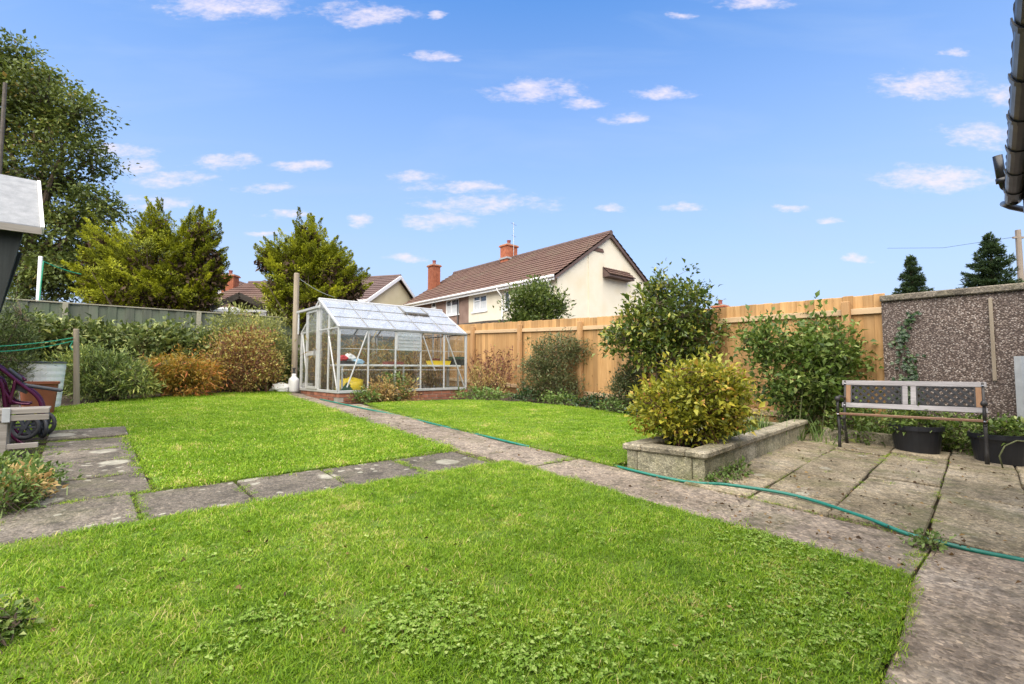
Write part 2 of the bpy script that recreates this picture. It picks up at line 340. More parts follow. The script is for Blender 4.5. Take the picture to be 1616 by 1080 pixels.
def chbox(sx, sy, sz, c=0.):
    x, y, z = sx / 2, sy / 2, sz / 2
    if c <= 0:
        v = [(a * x, b * y, d * z) for a in (-1, 1) for b in (-1, 1) for d in (-1, 1)]
        return v, [(0, 1, 3, 2), (4, 6, 7, 5), (0, 4, 5, 1), (2, 3, 7, 6), (0, 2, 6, 4), (1, 5, 7, 3)]
    v = []; idx = {}
    for a in (-1, 1):
        for b in (-1, 1):
            for d in (-1, 1):
                for ax in range(3):
                    q = [a * (x - c), b * (y - c), d * (z - c)]; q[ax] = (a * x, b * y, d * z)[ax]
                    idx[a, b, d, ax] = len(v); v.append(tuple(q))
    f = []
    for ax in range(3):
        o1, o2 = [(1, 2), (2, 0), (0, 1)][ax]
        for s_ in (-1, 1):
            q = []
            for (m_, n_) in ((-1, -1), (1, -1), (1, 1), (-1, 1)):
                t = [0, 0, 0]; t[ax] = s_; t[o1] = m_; t[o2] = n_; q.append(idx[(*t, ax)])
            f.append(tuple(q if s_ > 0 else q[::-1]))
        for m_ in (-1, 1):
            for n_ in (-1, 1):
                q = []
                for (s_, ay) in ((-1, o1), (1, o1), (1, o2), (-1, o2)):
                    t = [0, 0, 0]; t[ax] = s_; t[o1] = m_; t[o2] = n_; q.append(idx[(*t, ay)])
                f.append(tuple(q if m_ * n_ > 0 else q[::-1]))
    for a in (-1, 1):
        for b in (-1, 1):
            for d in (-1, 1):
                q = [idx[a, b, d, 0], idx[a, b, d, 1], idx[a, b, d, 2]]; f.append(tuple(q if a * b * d > 0 else q[::-1]))
    return v, f
def box_mesh(name, size, mt, ch=0.):
    return MB().box((0, 0, 0), size, ch=ch).mesh(name, mt)
def R2(a): c, s_ = math.cos(a), math.sin(a); return np.array([[c, -s_, 0], [s_, c, 0], [0, 0, 1.]])

# ------------------------------------------------------------------ foliage helpers
def nrm(a): return a / (np.linalg.norm(a, axis=-1, keepdims=True) + 1e-9)
def tri_object(name, v, t, mt, parent=None, tint=None, off=None):
    me = bpy.data.meshes.new(name); off = (ORG[parent.name] if parent is not None else np.zeros(3)) if off is None else off
    me.vertices.add(len(v)); me.vertices.foreach_set('co', (v - off).astype(np.float32).ravel())
    me.loops.add(t.size); me.loops.foreach_set('vertex_index', t.astype(np.int32).ravel())
    me.polygons.add(len(t)); me.polygons.foreach_set('loop_start', np.arange(0, t.size, 3, dtype=np.int32)); me.polygons.foreach_set('loop_total', np.full(len(t), 3, np.int32))
    if tint is not None:
        a = me.attributes.new('tint', 'FLOAT', 'POINT'); a.data.foreach_set('value', tint.astype(np.float32))
    me.update(calc_edges=True); me.validate(); me.materials.append(MATS[mt])
    o = bpy.data.objects.new(name, me); COL.objects.link(o)
    if parent is not None: o.parent = parent
    else: o.location = off
    ORG[o.name] = np.array(off, float); return o
def leaf_geo(p, d, L, W, tint, rng, big=True, cup=.10, droop=.15, up=None):
    n = len(p); d = nrm(d); a = rng.normal(size=(n, 3)) * .55 + np.array([0, 0, 1.]) if up is None else up
    s_ = nrm(np.cross(d, a)); nn = np.cross(s_, d); L = np.broadcast_to(L, n)[:, None]; W = np.broadcast_to(W, n)[:, None]
    mid = p + d * L * .45; fold = nn * W * .18
    if big:
        v = np.stack([p, mid - s_ * W / 2 + fold, mid - nn * L * .02 + nn * L * cup, mid + s_ * W / 2 + fold, p + d * L - nn * L * droop], 1)
        v[:, 1] += nn[:] * L * cup; v[:, 3] += nn[:] * L * cup
        t = np.array([[0, 2, 1], [0, 3, 2], [1, 2, 4], [2, 3, 4]])
    else:
        v = np.stack([p, mid - s_ * W / 2 + fold, p + d * L, mid + s_ * W / 2 + fold], 1); t = np.array([[0, 2, 1], [0, 3, 2]])
    q = v.shape[1]; T = (np.arange(n) * q)[:, None, None] + t[None]
    return v.reshape(-1, 3), T.reshape(-1, 3), np.repeat(tint, q)
def lobe(x0, y0, x1, y1, D, thick=None, df=0.):
    """an ellipsoid that fills a box of pixels at depth D (metres from the camera plane)"""
    D = D + df; c = atd((x0 + x1) / 2, (y0 + y1) / 2, D); a = (x1 - x0) / 2 * D / F_PX; h = (y1 - y0) / 2 * D / F_PX
    return c, a, (thick if thick else (a + h) / 2), h
def sample_lobes(lobes, n, rng, inner=.35, zmin=None):
    wt = np.array([(l[1] * l[2] * l[3]) ** .67 for l in lobes]); wt /= wt.sum(); out = []; on = []
    which = rng.choice(len(lobes), n, p=wt)
    d = nrm(rng.normal(size=(n, 3))); r_ = (inner + (1 - inner) * rng.random(n)) ** .6
    for i in range(n):
        c, a, b, h = lobes[which[i]]; q = d[i] * r_[i]
        out.append(c + RT * q[0] * a + VH * q[1] * b + np.array([0, 0, q[2] * h])); on.append(RT * d[i, 0] + VH * d[i, 1] + np.array([0, 0, d[i, 2]]))
    out = np.array(out); on = np.array(on)
    if zmin is not None:
        gzv = SL * np.clip(out[:, 1], -8, 16) + zmin; keep = out[:, 2] > gzv; out, on = out[keep], on[keep]
    return out, on
def stems_geo(lines, n=5):
    mb = MB()
    for pts, r_ in lines: mb.tube(pts, r_, n, cap=False)
    return mb
def shrub(name, label, cat, base, lobes, mt, nclus, nleaf, L, W, seed, bark='bark', spread=.09, nstem=10, stem_r=.012, upb=.35, inner=.35, big=True,
          group=None, crown='leaves', tint0=(.5, .22), outer_tint=0., base_r=.08, zmin=.02, twig_r=.003, droop=.15, out_w=.6, rnd_w=.7, stemname='stems', kids=None, lat=0.):
    rng = np.random.default_rng(seed); base = np.array(base, float)
    o = thing(name, label, cat, base, group)
    cl, on = sample_lobes(lobes, nclus, rng, inner, zmin); rad0 = float(np.mean([(l[1] + l[3]) / 2 for l in lobes])); wild = rng.random(len(cl)) < .12
    cl = cl + wild[:, None] * (on * rad0 * (.12 + .30 * rng.random((len(cl), 1))) + np.array([0, 0, .14 * rad0]))     # wild shoots break the outline
    if zmin is not None: ok = cl[:, 2] > SL * np.clip(cl[:, 1], -8, 16) + zmin; cl, on = cl[ok], on[ok]
    # main stems bow out of the ground to a few clusters; every other cluster hangs on a twig of the nearest one
    ms = cl[rng.choice(len(cl), min(nstem, len(cl)), replace=False)]; lines = []; nodes = []
    for e in ms:
        b0 = base + np.array([*rng.normal(size=2) * base_r, -.03]); mid = b0 + (e - b0) * .5 + np.array([0, 0, .12 * np.linalg.norm(e - b0)]) + rng.normal(size=3) * .04
        ts = np.linspace(0, 1, 7)[:, None]; pts = (1 - ts) ** 2 * b0 + 2 * ts * (1 - ts) * mid + ts ** 2 * e
        lines.append((pts, np.linspace(stem_r, stem_r * .25, 7))); nodes.append(pts[2:])
    nodes = np.concatenate(nodes)
    for c in cl:
        j = np.argmin(((nodes - c) ** 2).sum(1) + 0.15 * np.maximum(0, nodes[:, 2] - c[2]))
        a = nodes[j]; m_ = (a + c) / 2 + rng.normal(size=3) * .02
        lines.append((np.array([a, m_, c]), [twig_r * 1.6, twig_r * 1.2, twig_r * .6]))
    stems_geo(lines, 4).build(stemname, bark, o, fix=False)
    k_ = len(cl); cp = np.repeat(cl, nleaf, 0); co = np.repeat(on, nleaf, 0)
    off = rng.normal(size=cp.shape) * spread * np.array([1, 1, .75]); p = cp + off
    d = co * out_w + np.array([0, 0, upb]) + rng.normal(size=cp.shape) * rnd_w + nrm(off) * .5
    gzv = SL * np.clip(p[:, 1], -8, 16); keep = p[:, 2] > gzv + .01; p, d = p[keep], d[keep]
    tt = np.repeat(rng.normal(size=k_) * .12, nleaf)[keep] + rng.normal(size=len(p)) * tint0[1] + tint0[0]
    tt += lat * ((p - base) @ RT)
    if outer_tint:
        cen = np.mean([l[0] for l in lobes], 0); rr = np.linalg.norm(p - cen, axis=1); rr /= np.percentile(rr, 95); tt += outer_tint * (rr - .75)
    l_ = L * np.exp(rng.normal(size=len(p)) * .30); v, t, ti = leaf_geo(p, d, l_, l_ * W, np.clip(tt, 0, 1), rng, big, droop=droop)
    tri_object(crown, v, t, mt, o, ti); return o
def plumes(rng, starts, dirs, lens, rads, nper, L, W, curve=.35):
    """feathery sprays: small scale leaves packed round a curved axis"""
    P_, D_, T_ = [], [], []
    for s_, d, ln, r_ in zip(starts, dirs, lens, rads):
        n = int(nper * ln * (.5 + r_ / .1 * .5)); t = rng.random(n) ** .8; d = d / np.linalg.norm(d)
        ax = s_ + d * (t * ln)[:, None] + np.array([0, 0, 1.]) * (curve * ln * t ** 2)[:, None]
        tan = nrm(d + np.array([0, 0, 1.]) * (2 * curve * t)[:, None])
        off = nrm(rng.normal(size=(n, 3))); off -= tan * (off * tan).sum(1)[:, None]; off = nrm(off)
        rr = r_ * (1 - t ** 1.6) * (.45 + .55 * rng.random(n)) * (1 + .35 * np.sin(t * ln * 22 + rng.random() * 6))
        P_.append(ax + off * rr[:, None]); D_.append(nrm(tan * .9 + off * .75 + rng.normal(size=(n, 3)) * .25 + np.array([0, 0, .2])))
        T_.append(-.05 + .5 * t + .5 * (rr / (r_ + 1e-6)) + rng.normal(size=n) * .10 + rng.normal() * .12)  # tint paints lit tips and a shaded inside over the naturally yellower tips
    P_ = np.concatenate(P_); D_ = np.concatenate(D_); T_ = np.clip(np.concatenate(T_), 0, 1)
    l_ = L * np.exp(rng.normal(size=len(P_)) * .2)
    return leaf_geo(P_, D_, l_, l_ * W, T_, rng, False)

# leaf colours
mat_leaf('leaf_camellia', [(0, (.03, .055, .012)), (.45, (.08, .125, .022)), (.75, (.19, .23, .04)), (1, (.40, .38, .06))], .32, .25, .5)
mat_leaf('leaf_planter', [(0, (.09, .11, .015)), (.4, (.26, .28, .03)), (.7, (.46, .42, .05)), (.9, (.50, .28, .06)), (1, (.40, .11, .06))], .4, .3)
mat_leaf('leaf_rose', [(0, (.04, .07, .014)), (.5, (.105, .17, .03)), (.85, (.24, .32, .08)), (1, (.36, .42, .14))], .45, .3)
mat_leaf('leaf_firethorn', [(0, (.045, .062, .026)), (.5, (.115, .14, .055)), (.85, (.21, .23, .10)), (1, (.26, .12, .065))], .45, .25)
mat_leaf('leaf_red', [(0, (.08, .03, .025)), (.45, (.20, .075, .055)), (.7, (.28, .15, .07)), (1, (.26, .27, .07))], .5, .3)
mat_leaf('leaf_juniper', [(0, (.04, .06, .02)), (.5, (.13, .19, .045)), (.85, (.30, .35, .08)), (1, (.44, .44, .10))], .6, .2)
mat_leaf('leaf_maple', [(0, (.12, .10, .02)), (.35, (.30, .24, .035)), (.65, (.46, .25, .045)), (1, (.46, .13, .045))], .5, .35)
mat_leaf('leaf_spirea', [(0, (.11, .045, .025)), (.4, (.25, .11, .05)), (.62, (.38, .29, .08)), (1, (.48, .48, .14))], .55, .3)
mat_leaf('leaf_pale', [(0, (.09, .11, .03)), (.5, (.24, .27, .07)), (1, (.46, .45, .17))], .55, .35)
mat_leaf('leaf_bramble', [(0, (.04, .055, .014)), (.5, (.11, .155, .04)), (.85, (.30, .34, .11)), (1, (.46, .48, .20))], .45, .3)
mat_leaf('leaf_golden', [(0, (.035, .035, .010)), (.3, (.13, .155, .012)), (.6, (.35, .38, .02)), (1, (.68, .66, .05))], .6, .15, .2)
mat_leaf('leaf_dead', [(0, (.035, .022, .014)), (1, (.10, .065, .04))], .8, .1, .2)
mat_leaf('leaf_tree', [(0, (.05, .07, .016)), (.5, (.135, .18, .04)), (.85, (.25, .29, .07)), (1, (.36, .24, .08))], .5, .3)
mat_leaf('leaf_cypress', [(0, (.02, .04, .016)), (.6, (.05, .085, .03)), (1, (.11, .15, .05))], .6, .15)
mat_leaf('leaf_ivy', [(0, (.012, .03, .010)), (.6, (.035, .075, .022)), (1, (.09, .14, .04))], .35, .2, .5)
mat_leaf('leaf_hedge', [(0, (.03, .05, .018)), (.5, (.09, .13, .035)), (1, (.22, .27, .08))], .6, .2)
mat_leaf('leaf_dry', [(0, (.20, .11, .04)), (.5, (.42, .27, .10)), (.85, (.60, .46, .21)), (1, (.36, .38, .10))], .7, .3)
mat_leaf('leaf_litter', [(0, (.04, .025, .014)), (.6, (.13, .075, .035)), (1, (.30, .20, .08))], .8, .1, .2)
mat_leaf('leaf_weed', [(0, (.05, .09, .02)), (.5, (.12, .20, .04)), (1, (.26, .34, .11))], .5, .3)
mat_leaf('leaf_clover', [(0, (.10, .20, .018)), (.5, (.21, .34, .045)), (1, (.42, .52, .16))], .6, .25, .2)
mat_leaf('leaf_house_bush', [(0, (.03, .05, .012)), (.5, (.08, .12, .025)), (1, (.20, .25, .055))], .4, .25)
# grass: the tint of each blade plus patches of the lawn
m, k, out = new_mat('grass'); t = k.new('ShaderNodeAttribute', attribute_name='tint').outputs['Fac']; p = pos(k)
t2 = k.math('ADD', k.math('ADD', t, k.math('ADD', k.math('MULTIPLY', k.math('SUBTRACT', k.noise(p, 1.3, 4, .6), .5), 1.1), k.math('MULTIPLY', k.math('SUBTRACT', k.noise(p, 8., 3, .6), .5), .9))), k.math('ADD', k.math('MULTIPLY', k.math('SUBTRACT', rnd(k), .5), .28), k.ramp(k.noise(p, 2.6, 4, .65, .4), [(.60, 0.), (.72, .42)])), clamp=True)
col = k.ramp(t2, [(0, (.10, .20, .008)), (.4, (.205, .36, .016)), (.68, (.31, .45, .030)), (.88, (.50, .53, .12)), (1, (.60, .50, .22))])
b = k.new('ShaderNodeBsdfPrincipled', {'Base Color': col, 'Roughness': .5, 'Specular IOR Level': .25})
tr = k.new('ShaderNodeBsdfTranslucent', {'Color': k.mix(.5, col, (1., .95, .4), 'MULTIPLY')})
mx = k.new('ShaderNodeMixShader', {0: .35, 1: b.outputs[0], 2: tr.outputs[0]}); k.l.new(mx.outputs[0], out.inputs[0])

# ================================================================== THE SETTING
def in_poly(p, poly):
    x, y = p[:, 0], p[:, 1]; r_ = np.zeros(len(p), bool); n = len(poly)
    for i in range(n):
        (x1, y1), (x2, y2) = poly[i], poly[(i + 1) % n]
        c = ((y1 > y) != (y2 > y)) & (x < (x2 - x1) * (y - y1) / (y2 - y1 + 1e-12) + x1); r_ ^= c
    return r_
ys = [-120, -40, -8, 0, 8, 16, 40, 120, 900]; xs = [-600, -60, -10, 0, 10, 60, 600]
mb = MB(); mb.add([(x, y, gz(y) - .03) for y in ys for x in xs], [(j * 7 + i, j * 7 + i + 1, j * 7 + 8 + i, j * 7 + 7 + i) for j in range(len(ys) - 1) for i in range(6)])
tag(mb.build('ground', 'soil', base=(0, 0, 0), fix=False), kind='structure')
LAWN_A = [(-3.5, .36), (1.0, .39), (1.89, .43), (2.5, .46), (2.96, .52), (2.93, 1.6), (2.94, 3.40), (1.5, 3.41), (.3, 3.40), (-.4, 3.36), (-3.5, 3.2)]
LAWN_B = [(.40, 4.07), (1.4, 4.06), (2.72, 4.06), (2.84, 4.3), (2.86, 5.4), (2.95, 6.8), (3.02, 8.3), (3.1, 10.2), (3.3, 11.35), (1.88, 11.29), (.64, 10.49), (-.35, 9.65), (-.8, 9.2), (-.8, 7.2), (.38, 7.18)]
LAWN_C = [(3.66, 2.75), (3.62, 3.8), (3.64, 5.5), (3.72, 7.2), (3.86, 8.3), (4.3, 8.42), (6.03, 8.12), (6.74, 7.22), (7.13, 6.05), (6.95, 4.75), (6.6, 3.1), (6.4, 2.95)]
for poly in (LAWN_A, LAWN_B, LAWN_C):
    tag(MB().prism([(x, y, gz(y) - .04) for x, y in poly], (0, 0, .052)).build('lawn', 'lawn_ground'), kind='structure')

def slab_at(parent, name, mt, cx, cy, sx_, sy_, rz=0., top=0., th=.05, ch=.008, jit=1.):
    me = box_mesh(name, (sx_, sy_, th), mt, ch); tl = math.atan(SL)
    M = Matrix.Rotation(tl + random.uniform(-.006, .006) * jit, 4, 'X') @ Matrix.Rotation(random.uniform(-.006, .006) * jit, 4, 'Y') @ Matrix.Rotation(rz + random.uniform(-.008, .008) * jit, 4, 'Z')
    return put(name, me, mt, parent, (cx, cy, gz(cy) + top - th / 2 + random.uniform(-.003, .003) * jit), M.to_euler())
# concrete garden path, cast in long bays
path = tag(thing('garden_path', None, None, (3.28, 5, gz(5))), kind='structure')
for (y0, y1, a0, b0, a1, b1) in ((.516, 3.12, 2.96, 3.66, 2.95, 3.63), (3.15, 5.46, 2.92, 3.63, 2.86, 3.60), (5.49, 8.4, 2.86, 3.60, 3.04, 3.76), (8.43, 11.1, 3.0, 3.42, 3.15, 3.46)):
    q = MB(); n = 8; vs = []
    for i in range(n + 1):
        t = i / n; y = y0 + (y1 - y0) * t; a = a0 + (a1 - a0) * t; b = b0 + (b1 - b0) * t
        e1, e2 = random.uniform(-.012, .012), random.uniform(-.012, .012)
        vs += [(a + e1, y, gz(y) - .06), (a + e1, y, gz(y) - .006), (a + e1 + .012, y, gz(y)), (b + e2 - .012, y, gz(y)), (b + e2, y, gz(y) - .006), (b + e2, y, gz(y) - .06)]
    fs = [(i * 6 + j, i * 6 + j + 1, i * 6 + 7 + j, i * 6 + 6 + j) for i in range(n) for j in range(5)] + [(0, 1, 2, 3, 4, 5), tuple(n * 6 + j for j in range(6))[::-1]]
    q.add(vs, fs).build('concrete_bay', 'path_concrete', path)
# concrete apron along the back of the house
apron = tag(thing('concrete_apron', None, None, (2, -.3, 0)), kind='structure')
for x0, x1 in ((-6, -2.2), (-2.18, .9), (.92, 3.72)):
    n = 10; vs = []
    for i in range(n + 1):
        x = x0 + (x1 - x0) * i / n; yt = float(np.interp(x, [1.89, 2.5, 2.95], [.40, .46, .512])) + random.uniform(-.008, .008)
        vs += [(x, yt, gz(yt) - .05), (x, yt, .012), (x, yt - .006, .018), (x, -.62, .016), (x, -.62, -.05)]
    fs = [(i * 5 + j, i * 5 + j + 1, i * 5 + 6 + j, i * 5 + 5 + j) for i in range(n) for j in range(4)] + [(0, 1, 2, 3, 4), tuple(n * 5 + j for j in range(5))[::-1]]
    MB().add(vs, fs).build('concrete_bay', 'apron_concrete', apron)
# patio of concrete flags, laid a little askew to the garden
PA = math.atan(.085); PO = np.array([3.72, .56])
def patio(u, v): c, s_ = math.cos(PA), math.sin(PA); return PO[0] + c * u - s_ * v, PO[1] + s_ * u + c * v
pat = tag(thing('patio', None, None, (5.4, 1.1, gz(1.1))), kind='structure')
for r_ in range(-3, 3):
    u = -.02 - (.3 if r_ % 2 else 0); v = .245 + r_ * .492
    while u < (3.6 if r_ >= 0 else 4.4):
        ln = random.choice((.6, .74, .74, .88)); u0 = max(u, .0)
        if u + ln - u0 > .15:
            x, y = patio((u0 + u + ln) / 2, v)
            slab_at(pat, 'paving_slab', 'patio_concrete', x, y, u + ln - u0 - .016, .480, PA, .012, jit=2.6)
        u += ln
# the row and the column of square flags in the lawn
flags = tag(thing('stepping_path', None, None, (1, 3.75, gz(3.75))), kind='structure')
ex = [-1.57, -.95, -.34, .27, .86, 1.48, 2.12, 2.78]
for a, b in zip(ex, ex[1:]): slab_at(flags, 'paving_slab', 'slab_concrete', (a + b) / 2, 3.735, b - a - .02, .615, .01, .004)
ey = [4.07, 4.68, 5.29, 5.9, 6.5, 7.1]
for a, b in zip(ey, ey[1:]): slab_at(flags, 'paving_slab', 'slab_concrete', .06, (a + b) / 2, .62, b - a - .02, .0, .004 if b < 7 else .03)

# ------------------------------------------------------------------ grass
def tuft_mesh(name, n, r_, h0, h1, wd, rng, lean=.95):
    a = rng.random(n) * 6.283; rr = np.sqrt(rng.random(n)) * r_; p = np.stack([rr * np.cos(a), rr * np.sin(a), np.zeros(n)], 1)
    h = h0 + (h1 - h0) * rng.random(n); b = rng.random(n) * 6.283; ln = lean * (.2 + rng.random(n)); d = np.stack([np.cos(b) * ln, np.sin(b) * ln, np.ones(n)], 1)
    s_ = np.stack([-np.sin(b), np.cos(b), np.zeros(n)], 1) * wd / 2; hh = h[:, None]
    m_ = p + d * hh * .55; e_ = p + d * hh * np.array([1.5, 1.5, .92])
    v = np.stack([p - s_, p + s_, m_ - s_ * .8, m_ + s_ * .8, e_], 1); t = np.array([[0, 1, 3], [0, 3, 2], [2, 3, 4]])
    T = (np.arange(n) * 5)[:, None, None] + t[None]; tint = np.repeat(np.clip(.38 + rng.normal(size=n) * .2 + (rng.random(n) < .05) * .5, 0, 1), 5)
    me = bpy.data.meshes.new(name); me.from_pydata(v.reshape(-1, 3).tolist(), [], T.reshape(-1, 3).tolist())
    at = me.attributes.new('tint', 'FLOAT', 'POINT'); at.data.foreach_set('value', tint.astype(np.float32)); me.materials.append(MATS['grass']); return me
def tuft_coll(name, specs):
    c = bpy.data.collections.new(name)
    for i, s_ in enumerate(specs):
        o = bpy.data.objects.new('grass_tuft', tuft_mesh('grass_tuft', *s_, np.random.default_rng(50 + i))); c.objects.link(o)
    return c
def scatter(name, pts, scl, coll, seed, label=None, cat=None):
    rng = np.random.default_rng(seed); n = len(pts); me = bpy.data.meshes.new(name); me.from_pydata(pts.tolist(), [], [])
    for nm, val in (('rz', rng.random(n) * 6.283), ('rx', rng.normal(size=n) * .12), ('sc', scl)):
        a = me.attributes.new(nm, 'FLOAT', 'POINT'); a.data.foreach_set('value', val.astype(np.float32))
    o = bpy.data.objects.new(name, me); COL.objects.link(o); ng = bpy.data.node_groups.new(name, 'GeometryNodeTree')
    ng.interface.new_socket('Geometry', in_out='INPUT', socket_type='NodeSocketGeometry'); ng.interface.new_socket('Geometry', in_out='OUTPUT', socket_type='NodeSocketGeometry')
    q = NT(ng); gi = q.new('NodeGroupInput'); go = q.new('NodeGroupOutput')
    ci = q.new('GeometryNodeCollectionInfo', {'Collection': coll, 'Separate Children': True, 'Reset Children': True})
    na = lambda s_: q.new('GeometryNodeInputNamedAttribute', {'Name': s_}, data_type='FLOAT').outputs[0]
    rot = q.new('ShaderNodeCombineXYZ', {0: na('rx'), 1: 0., 2: na('rz')}).outputs[0]
    io = q.new('GeometryNodeInstanceOnPoints', {'Points': gi.outputs[0], 'Instance': ci.outputs[0], 'Pick Instance': True, 'Rotation': rot, 'Scale': na('sc')})
    q.l.new(io.outputs[0], go.inputs[0]); md = o.modifiers.new('scatter', 'NODES'); md.node_group = ng
    return tag(o, label, cat, kind='stuff')
NEAR = tuft_coll('near_tufts', [(44, .055, .006, .017, .0030), (40, .06, .008, .020, .0028), (44, .055, .006, .015, .0034), (34, .06, .008, .025, .0027), (40, .055, .006, .017, .0031)])
FAR = tuft_coll('far_tufts', [(50, .10, .008, .019, .0055), (50, .11, .008, .021, .005), (50, .10, .007, .018, .0055)])
def lawn_points(poly, seed, nmax, dens):
    rng = np.random.default_rng(seed); P_ = np.array(poly); lo, hi = P_.min(0), P_.max(0); lo[0] = max(lo[0], -2.2)
    q = lo + (hi - lo) * rng.random((nmax, 2)); q = q[in_poly(q, poly)]; area = (hi - lo).prod(); d = np.hypot(q[:, 0], q[:, 1])
    q = q[rng.random(len(q)) < dens(d) * area / nmax]; return np.column_stack([q, SL * q[:, 1] + .010])
pa = lawn_points(LAWN_A, 1, 90000, lambda d: np.interp(d, [1.2, 2.5, 4.5], [1500, 1150, 800]))
scatter('lawn_grass', pa, .75 + .6 * np.random.default_rng(3).random(len(pa)), NEAR, 4, 'short mown green grass of the near lawn beside the concrete path', 'grass')
pb = lawn_points(LAWN_B, 2, 60000, lambda d: np.interp(d, [4, 7, 12], [520, 360, 230]))
scatter('lawn_grass', pb, .8 + .6 * np.random.default_rng(5).random(len(pb)), FAR, 6, 'short mown grass of the lawn before the orange maple', 'grass')
pc = lawn_points(LAWN_C, 7, 60000, lambda d: np.interp(d, [4, 7, 12], [520, 360, 230]))
scatter('lawn_grass', pc, .7 + .5 * np.random.default_rng(8).random(len(pc)), FAR, 9, 'short mown grass between greenhouse and concrete planter', 'grass')
# grass creeping out of joints and along the edges of the paving
rng = np.random.default_rng(11); ed = []
def along(a, b, n, s_=.02): t = rng.random((n, 1)); return np.array(a) * (1 - t) + np.array(b) * t + rng.normal(size=(n, 2)) * s_
for x in ex[1:-1]: ed.append(along((x, 3.44), (x, 4.04), 7 if x not in (.27, 2.12) else 26, .012))
ed.append(along((-.3, 4.055), (.4, 4.055), 30, .015))
for y in ey[1:-1]: ed.append(along((-.25, y), (.38, y), 9 if y < 6.4 else 60, .02))
ed.append(along((-.35, 4.1), (-.28, 7), 90, .06)); ed.append(along((2.8, 3.45), (2.83, 4.1), 36, .03)); ed.append(along((2.94, 3.135), (3.66, 3.135), 26, .02))
for lx, n in ((2.94, 40), (3.65, 60)): ed.append(along((lx, .55), (lx, 3.4), n, .012))
ed.append(along((3.64, 3.4), (3.63, 8.2), 90, .025)); ed.append(along((2.87, 4.1), (2.9, 8.2), 60, .025)); ed.append(along((1.6, .415), (2.96, .52), 70, .012)); ed.append(along((2.96, .53), (3.7, .53), 14, .012))
for r_ in range(0, 4): ed.append(along(patio(.0, r_ * .492), patio(3.2, r_ * .492), 24, .012))
for u in (.7, 1.4, 2.1, 2.8): ed.append(along(patio(u, 0), patio(u, 1.4), 10, .02))
ed.append(along(patio(2.9, .1), patio(3.3, 1.5), 60, .10)); ed.append(along((3.95, 1.95), (6.6, 2.2), 60, .03)); ed.append(along((3.69, 1.9), (3.66, 2.7), 10, .02))
ed = np.concatenate(ed); scatter('joint_grass', np.column_stack([ed, SL * ed[:, 1] + .004]), .45 + .55 * rng.random(len(ed)), NEAR, 12, 'thin grass and moss growing out of the paving joints', 'grass')
# clover and broad-leaved weeds in the near lawn
rng = np.random.default_rng(21); P_, D_, S_ = [], [], []
for (px, py, s_, n) in ((680, 975, .16, 150), (640, 1000, .10, 60), (900, 1030, .16, 80), (820, 1060, .12, 50), (1290, 930, .20, 120), (1200, 860, .13, 90), (1180, 1000, .2, 110), (1330, 1010, .12, 70), (1060, 1050, .2, 80), (1280, 875, .14, 60),
                        (440, 980, .09, 40), (380, 1020, .1, 26), (520, 860, .16, 20), (940, 850, .2, 18), (760, 820, .3, 16), (300, 900, .2, 24), (1000, 780, .2, 12), (330, 640 + 80, .5, 40), (900, 670, .5, 36)):
    c = g(px, py)
    for _ in range(int(n * 2.2)):
        q = c[:2] + rng.normal(size=2) * s_ * .85
        if not any(in_poly(q[None], pl)[0] for pl in (LAWN_A, LAWN_B, LAWN_C)): continue
        m_ = rng.integers(3, 7); a = rng.random() * 6.28 + np.arange(m_) * 6.283 / m_ + rng.normal(size=m_) * .3; e_ = .2 + .4 * rng.random(m_)
        P_.append(np.column_stack([np.tile(q, (m_, 1)), np.full(m_, SL * q[1] + .018 + .010 * rng.random())])); D_.append(np.column_stack([np.cos(a), np.sin(a), e_])); S_.append(np.full(m_, .008 + .007 * rng.random()))
P_, D_, S_ = map(np.concatenate, (P_, D_, S_)); v, t, ti = leaf_geo(P_, D_, S_ * 1.25, S_ * .85, np.clip(.5 + rng.normal(size=len(P_)) * .24, 0, 1), rng, True, cup=.12, droop=.25)
tag(tri_object('clover', v, t, 'leaf_clover', None, ti, np.array([1., 1.5, gz(1.5)])), 'pale broad-leaved clover and weeds spread through the lawn', 'weeds', kind='stuff')

# ================================================================== FENCES AND WALLS
FX = 8.25
def ftop(y): return float(np.interp(y, [1.57, 3.78, 6.2, 11.9, 14], [2.06, 2.08, 2.13, 2.34, 2.42]))
fence = thing('board_fence', 'new orange timber fence of upright boards running from greenhouse to pebbledash wall', 'fence', (FX, 7.5, gz(7.5)))
bm_ = box_mesh('fence_board', (.022, .128, 1.), 'fence_wood', .003); y = 1.575
while y < 14.0:
    zt = ftop(y) + random.uniform(-.008, .008); zb = gz(y) + .05
    put('fence_board', bm_, None, fence, (FX + .02 + random.uniform(-.004, .004), y + .06, (zt + zb) / 2), (0, random.uniform(-.003, .003), math.radians(5)), (1, 1, zt - zb)); y += .122
posts = [2.01, 3.95, 5.4, 7.0, 8.98, 10.95, 12.9]; pm = box_mesh('fence_post', (.095, .095, 1.), 'post_wood', .006)
for py_ in posts:
    zt = ftop(py_) - .085; zb = gz(py_) - .05; put('fence_post', pm, None, fence, (FX - .075, py_, (zt + zb) / 2), None, (1, 1, zt - zb))
for a, b in zip([1.6] + posts, posts + [14.]):
    a2 = a + (.05 if a != 1.6 else 0); b2 = b - (.05 if b != 14. else 0)
    for dz, hz in ((-.235, .085), (None, .085)):
        if dz is None: za, zb = gz(a2) + .17, gz(b2) + .17
        else: za, zb = ftop(a2) + dz, ftop(b2) + dz
        MB().bar((FX - .022, a2, za), (FX - .022, b2, zb), .042, hz, ch=.004).build('fence_rail', 'rail_wood', fence)
    MB().bar((FX + .02, a2, gz(a2) + .0), (FX + .02, b2, gz(b2) + .0), .025, .09).build('gravel_board', 'fence_wood', fence)
BY = 14.0; BT = 2.44
